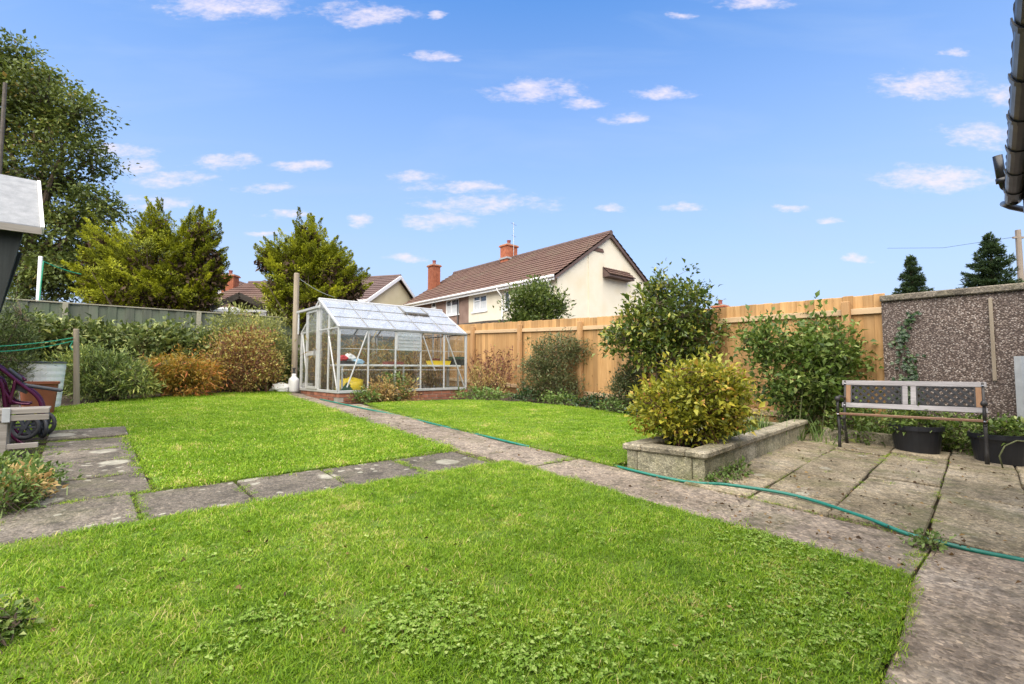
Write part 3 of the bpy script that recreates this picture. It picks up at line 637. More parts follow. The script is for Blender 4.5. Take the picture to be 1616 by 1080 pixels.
bf = thing('board_fence', 'old green-grey board fence with a pale cap rail behind the bramble hedge', 'fence', (2.5, BY, gz(BY)))
bm2 = box_mesh('fence_board', (.160, .02, 1.), 'old_fence', .003); x = -3.2
while x < 8.1:
    zt = BT - .03; zb = gz(BY) + .04
    put('fence_board', bm2, None, bf, (x, BY + (.011 if int(x / .163) % 2 else -.011) + random.uniform(-.004, .004), (zt + zb) / 2), (0, random.uniform(-.004, .004), random.uniform(-.03, .03)), (1, 1, zt - zb)); x += .157
MB().bar((-3.3, BY, BT - .012), (8.2, BY, BT - .012), .09, .026, ch=.003).build('cap_rail', 'old_rail', bf)
MB().bar((-3.3, BY - .045, BT - .45), (8.2, BY - .045, BT - .45), .06, .08, ch=.003).build('fence_rail', 'old_fence', bf)
for x in (-2.1, -.36, 2.05, 4.4, 6.6): MB().box((x, BY - .06, (BT + gz(BY)) / 2 - .02), (.09, .09, BT - gz(BY)), ch=.004).build('fence_post', 'old_rail', bf)

# pebbledashed garage wall
gar = thing('pebbledash_garage', 'garage with brown pebbledash wall and concrete coping behind the park bench', 'garage', (8.22, 0, 0))
MB().box((9.7, -.93, .93), (3.0, 5.06, 2.0)).build('wall', 'pebbledash', gar)
for a, b in ((1.61, -.0), (-.006, -1.7), (-1.706, -3.4)): MB().box((8.24, (a + b) / 2, 1.975), (.17, a - b, .085), ch=.012).build('coping_stone', 'cap_concrete', gar)
MB().prism([(8.5, 1.3, 1.9), (8.5, -.9, 2.22), (8.5, -3.2, 1.9)], (2.8, 0, 0)).build('roof', 'sheet_roof', gar)
MB().box((8.185, .53, 1.37), (.026, .035, 1.0), ch=.003).build('wall_batten', 'grey_post', gar)
MB().box((8.05, -.4, .10), (.34, 1.44, .26), ch=.01).build('wall_plinth', 'cap_concrete', gar)
sh = MB()
for i in range(14):
    y0 = .36 - i * .06; sh.add([(8.14 + (.012 if i % 2 else 0), y0, .22), (8.14 + (0 if i % 2 else .012), y0 - .06, .22), (8.14 + (0 if i % 2 else .012), y0 - .06, 1.16), (8.14 + (.012 if i % 2 else 0), y0, 1.16)], [(0, 1, 2, 3)])
o = sh.build('metal_sheet', 'galvanised'); o.modifiers.new('thick', 'SOLIDIFY').thickness = .004
tag(o, 'ribbed galvanised metal sheet leaning on pebbledash wall by black pot', 'metal sheet')
kerb = MB().bar((7.42, .95, gz(.95) + .07), (7.30, 2.1, gz(2.1) + .07), .06, .17, ch=.008)
tag(kerb.build('bed_edging', 'coping_concrete'), 'low mossy edging board of the bed behind the bench', 'edging')

# raised planter of concrete blocks
PB = math.atan(.10); PC = np.array([3.78, 1.94])
def pl(u, v, z=0.): c, s_ = math.cos(PB), math.sin(PB); x, y = PC[0] + c * u - s_ * v, PC[1] + s_ * u + c * v; return np.array([x, y, gz(1.94) + z])
PLEN, PDEP, PH = 3.45, .70, .19
plant = thing('raised_planter', 'raised bed of mossy concrete blocks with stone coping beside the patio', 'planter', pl(PLEN / 2, PDEP / 2))
def block(u0, u1, v0, v1, z0, z1, nm, mt, ch):
    me = box_mesh(nm, (u1 - u0, v1 - v0, z1 - z0), mt, ch); put(nm, me, None, plant, pl((u0 + u1) / 2, (v0 + v1) / 2, (z0 + z1) / 2), (0, 0, PB + random.uniform(-.004, .004)))
u = 0.
while u < PLEN - .1:
    e_ = min(u + .44, PLEN); block(u + .004, e_ - .004, 0, .1, -.1, PH, 'concrete_block', 'block_concrete', .006); block(u + .004, e_ - .004, PDEP - .1, PDEP, -.1, PH, 'concrete_block', 'block_concrete', .006); u = e_
for (a, b) in ((.104, PDEP - .104),): block(.002, .1, a, b, -.1, PH, 'concrete_block', 'block_concrete', .006); block(PLEN - .1, PLEN - .002, a, b, -.1, PH, 'concrete_block', 'block_concrete', .006)
u = -.03
while u < PLEN: e_ = min(u + .62, PLEN + .03); block(u + .003, e_ - .003, -.03, .15, PH + .002, PH + .058, 'coping_stone', 'coping_concrete', .012); block(u + .003, e_ - .003, PDEP - .15, PDEP + .03, PH + .002, PH + .058, 'coping_stone', 'coping_concrete', .012); u = e_
block(-.03, .15, .154, PDEP - .154, PH + .002, PH + .058, 'coping_stone', 'coping_concrete', .012)
MB().prism([pl(.1, .1, .14), pl(PLEN - .1, .1, .14), pl(PLEN - .1, PDEP - .1, .14), pl(.1, PDEP - .1, .14)], (0, 0, .03)).build('soil', 'soil', plant)

# ================================================================== GREENHOUSE
GX0, GX1, GY0, GY1 = 3.50, 6.38, 8.80, 10.84; GB, GE, GR = .575, 1.79, 2.40; GYM = (GY0 + GY1) / 2; NB = 5
gh = thing('greenhouse', 'aluminium greenhouse with white-washed roof panes on a brick plinth', 'greenhouse', (GX0 + 1.4, GYM, gz(GYM)))
bk = box_mesh('brick', (.215, .10, .065), 'brick', .004); bk2 = box_mesh('brick', (.10, .215, .065), 'brick', .004)
for c_ in range(3):
    z = GB - .05 - c_ * .075
    for (yy) in (GY0 + .05, GY1 - .05):
        x = GX0 + .11 + (.11 if c_ % 2 else 0)
        while x < GX1 - .05: put('brick', bk, None, gh, (x, yy + random.uniform(-.004, .004), z), (0, 0, random.uniform(-.015, .015))); x += .226
    for xx in (GX0 + .05, GX1 - .05):
        y = GY0 + .22 + (.11 if c_ % 2 else 0)
        while y < GY1 - .2: put('brick', bk2, None, gh, (xx + random.uniform(-.004, .004), y, z), (0, 0, random.uniform(-.015, .015))); y += .226
q = MB()
for a, b, c_, d in ((GX0 + .01, GX1 - .01, GY0 + .012, GY0 + .09), (GX0 + .01, GX1 - .01, GY1 - .09, GY1 - .012), (GX0 + .012, GX0 + .09, GY0 + .09, GY1 - .09), (GX1 - .09, GX1 - .012, GY0 + .09, GY1 - .09)):
    q.box(((a + b) / 2, (c_ + d) / 2, GB - .14), (b - a, d - c_, .262))
q.build('mortar', 'mortar', gh)
AL = .032
def gbar(a, b, w_=AL, nm='glazing_bar', mt='aluminium', par=gh): return MB().bar(a, b, w_, w_, ch=.003).build(nm, mt, par)
for a, b in (((GX0, GY0), (GX1, GY0)), ((GX0, GY1), (GX1, GY1)), ((GX0, GY0), (GX0, GY1)), ((GX1, GY0), (GX1, GY1))):
    gbar((*a, GB + .018), (*b, GB + .018), .05, 'sill_rail', 'aluminium')
xsb = [GX0 + (GX1 - GX0) * i / NB for i in range(NB + 1)]
for i, x in enumerate(xsb):
    for yy in (GY0, GY1): gbar((x, yy, GB + .04), (x, yy, GE), .045 if i in (0, NB) else .03, 'corner_post' if i in (0, NB) else 'glazing_bar')
    for yy, s_ in ((GY0, 1), (GY1, -1)): gbar((x, yy, GE + .01), (x, GYM, GR), .04 if i in (0, NB) else .028, 'roof_bar', 'aluminium' if i in (0, NB) else 'aluminium_dark')
for yy in (GY0, GY1): MB().bar((GX0 - .02, yy - .012 * (1 if yy == GY0 else -1), GE + .0), (GX1 + .02, yy - .012 * (1 if yy == GY0 else -1), GE), .06, .045, ch=.006).build('eaves_gutter', 'aluminium_dark', gh)
MB().bar((GX0 - .03, GYM, GR + .02), (GX1 + .03, GYM, GR + .02), .075, .06, ch=.012).build('ridge', 'aluminium', gh)
DY0, DY1 = 9.83, 10.42; DT = 2.20
for x in (GX0, GX1):
    for yy in (GY0 + .5, DY0 - .03, DY1 + .03) if x == GX0 else (GY0 + .68, GYM, GY0 + 1.36):
        zt = GE + (GR - GE) * (1 - abs(yy - GYM) / (GYM - GY0)); gbar((x, yy, GB + .04), (x, yy, zt - .02), .028)
    for sgn in (0, 1):
        if x == GX0 and sgn: continue
        gbar((x, GY0 + .03, GE), (x, GY1 - .03, GE), .026, 'tie_bar')
gbar((GX0, GY0 + .05, GB + .05), (GX0, GY0 + .55, GE - .02), .02, 'brace'); gbar((GX0, GY1 - .04, GE - .03), (GX0, GY1 - .42, GB + .05), .02, 'brace')
# panes: wall glass between each pair of bars, lapped in three rows; roof glass lapped in three rows
def pane(pts, mt, nm='pane', par=gh, th=.003):
    P_ = [np.array(p_, float) for p_ in pts]; n = np.cross(P_[1] - P_[0], P_[2] - P_[0]); n /= np.linalg.norm(n)
    return MB().prism([p_ - n * th / 2 for p_ in P_], n * th).build(nm, mt, par)
rows = [GB + .04, 1.0, 1.40, GE - .03]
LV = 2
for i in range(NB):
    a, b = xsb[i] + .014, xsb[i + 1] - .014
    for yy in (GY0, GY1):
        for j in range(3):
            if yy == GY0 and i == LV and j == 2: continue
            pane([(a, yy + j * .004, rows[j]), (b, yy + j * .004, rows[j]), (b, yy + j * .004, rows[j + 1] + .01), (a, yy + j * .004, rows[j + 1] + .01)], 'glass_clear')
    for yy, s_ in ((GY0, 1), (GY1, -1)):
        for j in range(3):
            t0, t1 = j / 3 + .01, (j + 1) / 3 + .02
            if yy == GY0 and i == 3 and j == 2: continue
            f_ = lambda t, dz: (yy + (GYM - yy) * t, GE + .015 + (GR - GE) * t + dz)
            pane([(a, *f_(t0, .006 * (j + 1))), (b, *f_(t0, .006 * (j + 1))), (b, *f_(t1, .006 * j)), (a, *f_(t1, .006 * j))], 'glass_roof')
            if yy == GY0 and j: gbar((a, *f_(t0, .008 * j)), (b, *f_(t0, .008 * j)), .010, 'lap_strip', 'aluminium_dark')
    for j in (1, 2):
        gbar((a, GY0, rows[j]), (b, GY0, rows[j]), .008, 'lap_strip')
for (y0, y1) in ((GY0 + .03, GY0 + .485), (GY0 + .515, DY0 - .045), (DY1 + .045, GY1 - .03)):
    f_ = lambda yy: GE + (GR - GE) * (1 - abs(yy - GYM) / (GYM - GY0)) - .04
    pane([(GX0, y0, GB + .04), (GX0, y1, GB + .04), (GX0, y1, f_(y1)), (GX0, y0, f_(y0))], 'glass_clear')
for (y0, y1) in ((GY0 + .03, GY0 + .665), (GY0 + .695, GYM - .015), (GYM + .015, GY0 + 1.345), (GY0 + 1.375, GY1 - .03)): pane([(GX1, y0, GB + .04), (GX1, y1, GB + .04), (GX1, y1, f_(y1)), (GX1, y0, f_(y0))], 'glass_clear')
# louvre, roof light, braces
lv = MB(); a, b = xsb[LV] + .02, xsb[LV + 1] - .02; z0, z1 = 1.40, GE - .035
for (p_, q_) in (((a, z0), (b, z0)), ((a, z1), (b, z1)), ((a, z0), (a, z1)), ((b, z0), (b, z1))): lv.bar((p_[0], GY0 - .02, p_[1]), (q_[0], GY0 - .02, q_[1]), .022, .022)
lvo = lv.build('louvre_vent', 'aluminium', gh)
for i in range(5):
    zc = z0 + (z1 - z0) * (i + .5) / 5; MB().box((0, 0, 0), (b - a - .03, .005, (z1 - z0) / 5 + .012), M=np.array(Matrix.Rotation(rad(-14), 3, 'X'))); o_ = MB().box(((a + b) / 2, GY0 - .03, zc), (b - a - .03, .005, (z1 - z0) / 5 + .012), M=np.array(Matrix.Rotation(rad(-16), 3, 'X'))).build('glass_slat', 'glass_louvre', lvo)
a, b = xsb[3] + .0, xsb[4] - .0; t0 = .655
f0 = np.array([GY0 + (GYM - GY0) * t0, GE + (GR - GE) * t0 + .07]); f1 = np.array([GYM - .02, GR + .02])
vt = MB()
for (p_, q_) in (((a, *f0), (b, *f0)), ((a, *f0), (a, *f1)), ((b, *f0), (b, *f1))): vt.bar(p_, q_, .03, .03)
vo_ = vt.build('roof_vent', 'aluminium_dark', gh); pane([(a, *f0), (b, *f0), (b, *f1), (a, *f1)], 'glass_roof', 'pane', vo_)
ms_ = MB()
for i in range(60): x = random.uniform(a - .02, b + .02); ms_.box((x, f0[0] - random.uniform(-.01, .03), f0[1] - .02 - random.random() * .03), (.03, .03, .025), random.random() * 3)
ms_.build('moss', 'dark_timber', vo_)['kind'] = 'stuff'
for (xa, za, xb, zb) in ((xsb[0] + .16, GB + .1, xsb[1] - .03, GE - .05), (xsb[3] + .04, GE - .08, xsb[3] + .34, .98), (xsb[4] + .03, GE - .05, xsb[5] - .05, GB + .06)): gbar((xa, GY0 - .02, za), (xb, GY0 - .02, zb), .022, 'brace')
# sliding door in the gable, under a track rail
dr = MB(); dx = GX0 - .03
for (p_, q_, w_) in (((DY0, GB + .05), (DY0, DT), .045), ((DY1, GB + .05), (DY1, DT), .045), ((DY0, GB + .07), (DY1, GB + .07), .05), ((DY0, DT), (DY1, DT), .05), ((DY0, 1.34), (DY1, 1.34), .09)):
    dr.bar((dx, p_[0], p_[1]), (dx, q_[0], q_[1]), .025 if w_ < .06 else .028, w_)
dro = dr.build('door', 'aluminium', gh)
for z0, z1 in ((GB + .09, 1.30), (1.39, DT - .03)): pane([(dx, DY0 + .02, z0), (dx, DY1 - .02, z0), (dx, DY1 - .02, z1), (dx, DY0 + .02, z1)], 'glass_clear', 'pane', dro)
MB().bar((dx - .02, DY0 - .12, DT + .055), (dx - .02, GY1 + .18, DT + .055), .05, .05, ch=.004).build('door_track', 'aluminium', gh); gbar((dx - .02, GY1 + .1, GE - .02), (dx - .02, GY1 + .1, DT + .04), .028, 'track_strut')
MB().bar((dx - .045, DY0 + .03, 1.25), (dx - .045, DY0 + .03, 1.42), .02, .02).build('handle', 'aluminium_dark', dro)
# staging shelf inside
stg = thing('greenhouse_staging', 'pale slatted shelf along the glass inside the greenhouse', 'shelf', (GX0 + 1.4, GY0 + .35, GB - .1))
SZ = 1.09
for i in range(4): MB().box(((GX0 + GX1) / 2, GY0 + .15 + i * .13, SZ), (GX1 - GX0 - .14, .115, .035), ch=.002).build('shelf_slat', 'white_paint', stg)
for x in (GX0 + .12, GX0 + 1.4, GX1 - .12):
    for yy in (GY0 + .12, GY0 + .55): MB().box((x, yy, (SZ + GB) / 2 - .06), (.03, .03, SZ - GB + .1), ch=.002).build('leg', 'aluminium', stg)
def spx(px): return float(aty(px, 570, GY0 + .3)[0])
def tray(name, label, cat, px0, px1, h, mt, flare=1.1, y=GY0 + .3, dep=.26, z=SZ + .01, group=None):
    xa, xb = float(aty(px0, 570, y)[0]), float(aty(px1, 570, y)[0]); cx = (xa + xb) / 2; hw = (xb - xa) / 2
    q = MB(); o1 = [(-hw / flare, -dep / 2 / flare, 0), (hw / flare, -dep / 2 / flare, 0), (hw / flare, dep / 2 / flare, 0), (-hw / flare, dep / 2 / flare, 0)]
    o2 = [(-hw, -dep / 2, h), (hw, -dep / 2, h), (hw, dep / 2, h), (-hw, dep / 2, h)]; i2 = [(a * .93, b * .93, h) for a, b, _ in o2]; i1 = [(a * .9, b * .9, .012) for a, b, _ in o1]
    vv = [np.array(p_) + (cx, y, z) for p_ in o1 + o2 + i2 + i1]
    q.add(vv, [(3, 2, 1, 0)] + [(i, (i + 1) % 4, 4 + (i + 1) % 4, 4 + i) for i in range(4)] + [(4 + i, 4 + (i + 1) % 4, 8 + (i + 1) % 4, 8 + i) for i in range(4)] + [(8 + i, 8 + (i + 1) % 4, 12 + (i + 1) % 4, 12 + i) for i in range(4)] + [(12, 13, 14, 15)])
    return tag(q.build(name, mt), label, cat, group)
def blob(name, label, cat, c, r_, mt, seed, amp=.35, group=None, z0=None):
    rg = np.random.default_rng(seed); q = MB(); n, m_ = 18, 11; vs = []; ph = rg.random(9) * 6.28
    for i in range(m_ + 1):
        th = math.pi * i / m_
        for j in range(n):
            a = 2 * math.pi * j / n; k_ = 1 + amp * (.4 * math.sin(3 * a + ph[0] + th * 2) + .3 * math.sin(5 * a + ph[1] - th * 3) + .3 * math.sin(7 * th + ph[2] + 2 * a)) + rg.normal() * amp * .18
            vs.append((c[0] + r_[0] * math.sin(th) * math.cos(a) * k_, c[1] + r_[1] * math.sin(th) * math.sin(a) * k_, max(c[2] + r_[2] * math.cos(th) * k_, c[2] - r_[2] * .75)))
    q.add(vs, [(i * n + j, i * n + (j + 1) % n, (i + 1) * n + (j + 1) % n, (i + 1) * n + j) for i in range(m_) for j in range(n)])
    return tag(q.build(name, mt, smooth=True), label, cat, group)
tray('seed_tray', 'black plastic seed tray under a red bag on greenhouse shelf', 'tray', 538, 556, .07, 'black_plastic', 1.08)
xr = spx(541); blob('plastic_bag', 'red plastic bag on the black tray inside greenhouse', 'bag', (xr, GY0 + .3, SZ + .125), (.10, .09, .06), 'red_plastic', 3)
blob('plastic_bag', 'white crumpled bag beside the red bag inside greenhouse', 'bag', (spx(552), GY0 + .32, SZ + .135), (.10, .09, .075), 'white_plastic', 4, .5)
blob('plastic_bag', 'pale blue plastic bag lying on the greenhouse shelf', 'bag', (spx(563), GY0 + .26, SZ + .065), (.12, .10, .06), 'blue_bag', 5)
tray('seed_tray', 'dull red plant tray in the middle of greenhouse shelf', 'tray', 608, 633, .07, 'pot_red', 1.06)
tray('plastic_tub', 'yellow plastic tub on the greenhouse shelf', 'tub', 677, 707, .10, 'yellow_plastic', 1.15)
tray('plant_pot', 'terracotta pot nested in the yellow tub', 'pot', 681, 692, .10, 'pot_red', 1.2, GY0 + .32, .14, SZ + .06)
tray('plant_crate', 'black plastic crate at the fence end of greenhouse shelf', 'crate', 708, 728, .14, 'black_plastic', 1.05)
tray('seed_tray', 'dark green tray stacked on the black crate in greenhouse', 'tray', 712, 728, .05, 'dark_green_bag', 1.05, GY0 + .3, .24, SZ + .156)
# dry tomato stems and straw inside, a yellow sack by the corner
rng = np.random.default_rng(31)
def dry_plant(name, label, base, h, n, seed, wid=.3, mt='leaf_dry', group=None, bark='bark', L=.09, W=.12, nl=14, leafn='leaves'):
    rg = np.random.default_rng(seed); o = thing(name, label, 'plant', base, group); lines = []; P_, D_ = [], []
    for _ in range(n):
        b0 = np.array(base) + np.array([*rg.normal(size=2) * wid * .3, 0]); e_ = b0 + np.array([*rg.normal(size=2) * wid * .6, h * (.55 + .5 * rg.random())])
        ts = np.linspace(0, 1, 6)[:, None]; pts = b0 * (1 - ts) + e_ * ts + np.sin(ts * 3.1) * rg.normal(size=3) * .05; lines.append((pts, np.linspace(.006, .0025, 6)))
        t = rg.random(nl) * .9 + .1; q_ = b0 + (e_ - b0) * t[:, None] + rg.normal(size=(nl, 3)) * .02; P_.append(q_); D_.append(rg.normal(size=(nl, 3)) + np.array([0, 0, -.1]))
    stems_geo(lines, 4).build('stems', bark, o, fix=False); P_ = np.concatenate(P_); D_ = np.concatenate(D_)
    v, t, ti = leaf_geo(P_, D_, L * np.exp(rg.normal(size=len(P_)) * .3), L * W, np.clip(.5 + rg.normal(size=len(P_)) * .25, 0, 1), rg); tri_object(leafn, v, t, mt, o, ti); return o
for i, x in enumerate(np.linspace(GX0 + .35, GX1 - .25, 6)):
    dry_plant('tomato_plant', 'withered straw-coloured tomato plant inside the greenhouse', (x, GY0 + (.95 if i % 2 else 1.45), gz(9.9) + .02), 1.2, 22, 40 + i, .42, group='dry tomato plants in the greenhouse', L=.18, nl=26)
blob('garden_sack', 'bright yellow plastic sack inside the greenhouse corner beside the door', 'sack', (GX0 + .34, GY0 + .22, GB + .10), (.26, .13, .17), 'yellow_plastic', 8, .22)
dk = MB(); dk.prism([(GX0 + .07, GY0 + .1, GB + .02), (GX0 + .42, GY0 + .1, GB + .02), (GX0 + .22, GY0 + .1, GB + .19)], (0, .05, 0)); tag(dk.build('green_sack', 'dark_green_bag'), 'dark green folded sack in front of yellow sack in greenhouse', 'sack')

# ================================================================== HOUSES BEYOND THE FENCES
def tiled_roof(e0, e1, r1, r0, parent, mt, gauge=.33, pitch=.17, amp=.022, th=.05, name='roof_tiles'):
    """lapped courses of profiled tiles from the eaves line e0-e1 up to the ridge line r0-r1"""
    e0, e1, r0, r1 = (np.array(q, float) for q in (e0, e1, r0, r1)); up = r0 - e0; H_ = np.linalg.norm(up); nc = max(2, int(H_ / gauge))
    n = np.cross(e1 - e0, up); n /= np.linalg.norm(n); n = n if n[2] > 0 else -n
    W_ = np.linalg.norm(e1 - e0); nx = int(W_ / pitch) * 4; vs = []; fs = []
    xs_ = np.linspace(0, 1, nx + 1); prof = amp * (np.abs(np.sin(xs_ * W_ / pitch * math.pi)) ** .6 - .5)
    for c in range(nc):
        t0, t1 = c / nc, (c + 1) / nc + .012; base = len(vs); jit = random.uniform(-.004, .004)
        for t, lift in ((t0, 0.), (t0, th), (t1, .004)):
            A = e0 + (r0 - e0) * t; B = e1 + (r1 - e1) * t
            for x_, p_ in zip(xs_, prof): vs.append(A + (B - A) * x_ + n * (lift + jit + (p_ if lift != 0. else p_ - .01)))
        m_ = nx + 1
        for r_ in range(2):
            for i in range(nx): fs.append((base + r_ * m_ + i, base + r_ * m_ + i + 1, base + (r_ + 1) * m_ + i + 1, base + (r_ + 1) * m_ + i))
    o = MB().add(vs, fs).build(name, mt, parent, fix=False); o['kind'] = 'stuff'; return o
def wall_holes(o, ud, vd, U, V, holes, depth_v, mt, parent, name='wall'):
    """a wall sheet with reveals round its window openings"""
    o, ud, vd, dv = (np.array(q, float) for q in (o, ud, vd, depth_v)); us = sorted({U[0], U[1], *[h[0] for h in holes], *[h[1] for h in holes]}); vs_ = sorted({V[0], V[1], *[h[2] for h in holes], *[h[3] for h in holes]})
    q = MB(); P_ = lambda u, v, d=0.: o + ud * u + vd * v + dv * d
    for a, b in zip(us, us[1:]):
        for c, d in zip(vs_, vs_[1:]):
            if any(h[0] <= a and b <= h[1] and h[2] <= c and d <= h[3] for h in holes): continue
            q.add([P_(a, c), P_(b, c), P_(b, d), P_(a, d)], [(0, 1, 2, 3)])
    for (a, b, c, d) in holes:
        cs = [(a, c), (b, c), (b, d), (a, d)]
        for i in range(4): q.add([P_(*cs[i]), P_(*cs[(i + 1) % 4]), P_(*cs[(i + 1) % 4], 1), P_(*cs[i], 1)], [(0, 1, 2, 3)])
    return q.build(name, mt, parent)
def window(parent, o, ud, vd, n_in, w_, h_, bars_u=(), bars_v=(), fr=.07, curtain=True):
    o, ud, vd, n_in = (np.array(q, float) for q in (o, ud, vd, n_in)); q = MB(); P_ = lambda u, v, d=0.: o + ud * u + vd * v + n_in * d
    def strip(a, b, c, d): q.prism([P_(a, c, .03), P_(b, c, .03), P_(b, d, .03), P_(a, d, .03)], n_in * .07)
    strip(0, fr, 0, h_); strip(w_ - fr, w_, 0, h_); strip(fr, w_ - fr, 0, fr); strip(fr, w_ - fr, h_ - fr, h_)
    for u in bars_u: strip(u - fr * .45, u + fr * .45, fr, h_ - fr)
    for (u0, u1, v) in bars_v: strip(u0, u1, v - fr * .4, v + fr * .4)
    wo = q.build('window', 'white_paint', parent)
    MB().prism([P_(fr * .8, fr * .8, .07), P_(w_ - fr * .8, fr * .8, .07), P_(w_ - fr * .8, h_ - fr * .8, .07), P_(fr * .8, h_ - fr * .8, .07)], n_in * .01).build('pane', 'window_glass', wo)
    if curtain:
        c = MB(); n = 24; zz = [(fr + (w_ - 2 * fr) * i / n) for i in range(n + 1)]
        c.add([P_(u, v, .066 + .0 * (i % 2)) for v in (fr, h_ * .62) for i, u in enumerate(zz)], [(i, i + 1, n + 2 + i, n + 1 + i) for i in range(n)]); c.build('net_curtain', 'net_curtain', wo)
    MB().prism([P_(-.08, -.07, -.06), P_(w_ + .08, -.07, -.06), P_(w_ + .08, -.0, -.06), P_(-.08, 0, -.06)], n_in * .1).build('sill', 'white_paint', wo)
    return wo
def chimney(parent, c, w_, d_, z0, z1, mt='chimney_brick', rz=0., pots=1, lead=True):
    q = MB(); cz = .075; nb = int((z1 - z0 - .16) / cz)
    core = MB().box((c[0], c[1], (z0 + z1 - .15) / 2), (w_ - .03, d_ - .03, z1 - z0 - .15), rz).build('chimney', 'mortar', parent)
    R = R2(rz)
    for i in range(nb):
        z = z0 + i * cz + cz / 2
        for sx_ in (-1, 1):
            n = max(2, int(w_ / .225)); st = w_ / n
            for j in range(n): q.box(np.array(c[:2] + (z,)) + R @ np.array([-w_ / 2 + st * (j + .5), sx_ * (d_ / 2 - .03), 0]), (st - .012, .075, cz - .01), rz)
            n = max(2, int((d_ - .15) / .225)); st = (d_ - .15) / n
            for j in range(n): q.box(np.array(c[:2] + (z,)) + R @ np.array([sx_ * (w_ / 2 - .03), -(d_ - .15) / 2 + st * (j + .5), 0]), (.075, st - .012, cz - .01), rz)
    q.build('bricks', mt, core)['kind'] = 'stuff'
    MB().box((c[0], c[1], z1 - .12), (w_ + .14, d_ + .14, .08), rz, ch=.01).build('corbel', mt, core); MB().box((c[0], c[1], z1 - .05), (w_ + .06, d_ + .06, .06), rz, ch=.01).build('flaunching', 'mortar', core)
    for i in range(pots): MB().lathe([(.11, 0), (.10, .22), (.125, .24), (.125, .28), (.08, .28), (.08, .0)], (c[0] + (i - (pots - 1) / 2) * .3, c[1], z1 - .02), 12).build('chimney_pot', 'pot_red', core)
    return core
HX, HY0, HYM, HY1 = 14.92, 14.0, 20.34, 26.5; HXR = 22.2; EZ, RZ, RX = 4.98, 7.52, 18.5
hs = thing('semi_detached_house', 'cream rendered house with brown tiled roof and blank gable behind the orange fence', 'house', (RX, 20, gz(20)))
def hole(x0, y0, x1, y1): a = atx(x0, y1, HX); b = atx(x1, y0, HX); return [float(b[1]), float(a[1]), float(a[2]), float(b[2])]
cream = [hole(746, 464, 768, 493), hole(795, 458, 804, 489.5), hole(836, 446, 864, 476)]
brown = [hole(703, 470, 724, 498.6), hole(680, 476, 687.6, 487)]
wall_holes((HX, 0, 0), (0, 1, 0), (0, 0, 1), (HY0, HYM - .005), (gz(14), EZ), cream, (.12, 0, 0), 'render_cream', hs, 'front_wall')
wall_holes((HX + .01, 0, 0), (0, 1, 0), (0, 0, 1), (HYM + .005, HY1), (gz(14), EZ), brown, (.12, 0, 0), 'render_brown', hs, 'front_wall')
for h_, bu, bv in ((cream[0], (.5,), ((.5, 1, .68),)), (cream[1], (), ()), (cream[2], (.33, .66), ()), (brown[0], (.6,), ()), (brown[1], (), ())):
    W_, H_ = h_[1] - h_[0], h_[3] - h_[2]; window(hs, (HX, h_[0], h_[2]), (0, 1, 0), (0, 0, 1), (1, 0, 0), W_, H_, [b * W_ for b in bu], [(a * W_, b * W_ - .05, c * H_) for a, b, c in bv], curtain=W_ > .7)
MB().add([(HX, HY0, gz(14)), (HXR, HY0, gz(14)), (HXR, HY0, EZ), (RX, HY0, RZ - .12), (HX, HY0, EZ)], [(0, 1, 2, 3, 4)]).build('gable_wall', 'render_cream', hs)
MB().add([(HX, HY1, gz(14)), (HXR, HY1, gz(14)), (HXR, HY1, EZ), (RX, HY1, RZ - .12), (HX, HY1, EZ)], [(0, 1, 2, 3, 4)]).build('gable_wall', 'render_brown', hs)
MB().box((HXR, (HY0 + HY1) / 2, (EZ + gz(14)) / 2), (.2, HY1 - HY0, EZ - gz(14))).build('back_wall', 'render_cream', hs)
tb = atx(928, 394, HX)  # chimney breast on the gable
ca, cb = float(aty(928, 420, HY0)[0]), float(aty(951, 420, HY0)[0]); zt = float(aty(940, 393, HY0)[2])
MB().prism([(ca, HY0 - .035, gz(14)), (ca, HY0 - .035, zt - .12), (cb, HY0 - .035, zt - .12), (cb, HY0 - .035, gz(14))], (0, .035, 0)).build('chimney_breast', 'render_cream', hs)
MB().prism([(ca - .03, HY0 - .07, zt - .12), (cb + .03, HY0 - .07, zt - .12), (cb + .03, HY0 - .01, zt + .02), (ca - .03, HY0 - .01, zt + .02)], (0, 0, .06)).build('breast_capping', 'roof_tile', hs)
ta, tb2 = aty(950, 426, HY0), aty(990, 441, HY0); zc_ = float(ta[2] - .25)
cp_ = thing_ = MB().prism([(float(ta[0]), HY0 - .02, zc_ + .35), (float(ta[0]), HY0 - .42, zc_ - .02), (float(ta[0]), HY0 - .42, zc_ - .1), (float(ta[0]), HY0 - .02, zc_ - .1)], (float(tb2[0] - ta[0]), 0, 0)).build('tiled_canopy', 'roof_tile_dark', hs)
tiled_roof((float(ta[0]), HY0 - .46, zc_ + .0), (float(tb2[0]), HY0 - .46, zc_ + .0), (float(tb2[0]), HY0 - .02, zc_ + .39), (float(ta[0]), HY0 - .02, zc_ + .39), cp_, 'roof_tile', .15, .2)
V0, V1 = 13.84, 26.7
tiled_roof((14.58, V0, EZ), (14.58, V1, EZ), (RX, V1, RZ), (RX, V0, RZ), hs, 'roof_tile'); tiled_roof((22.5, V0, EZ), (22.5, V1, EZ), (RX, V1, RZ), (RX, V0, RZ), hs, 'roof_tile')
MB().prism([(14.66, V0 + .02, EZ - .05), (14.66, V0 + .02, EZ - .16), (RX, V0 + .02, RZ - .22), (22.4, V0 + .02, EZ - .16), (22.4, V0 + .02, EZ - .05), (RX, V0 + .02, RZ - .06)], (0, .06, 0)).build('verge', 'roof_tile_dark', hs)
rd = MB(); yy = V0
while yy < V1 - .2: rd.tube([(RX, yy, RZ - .01), (RX, yy + .43, RZ + .0)], .125, 8); yy += .45
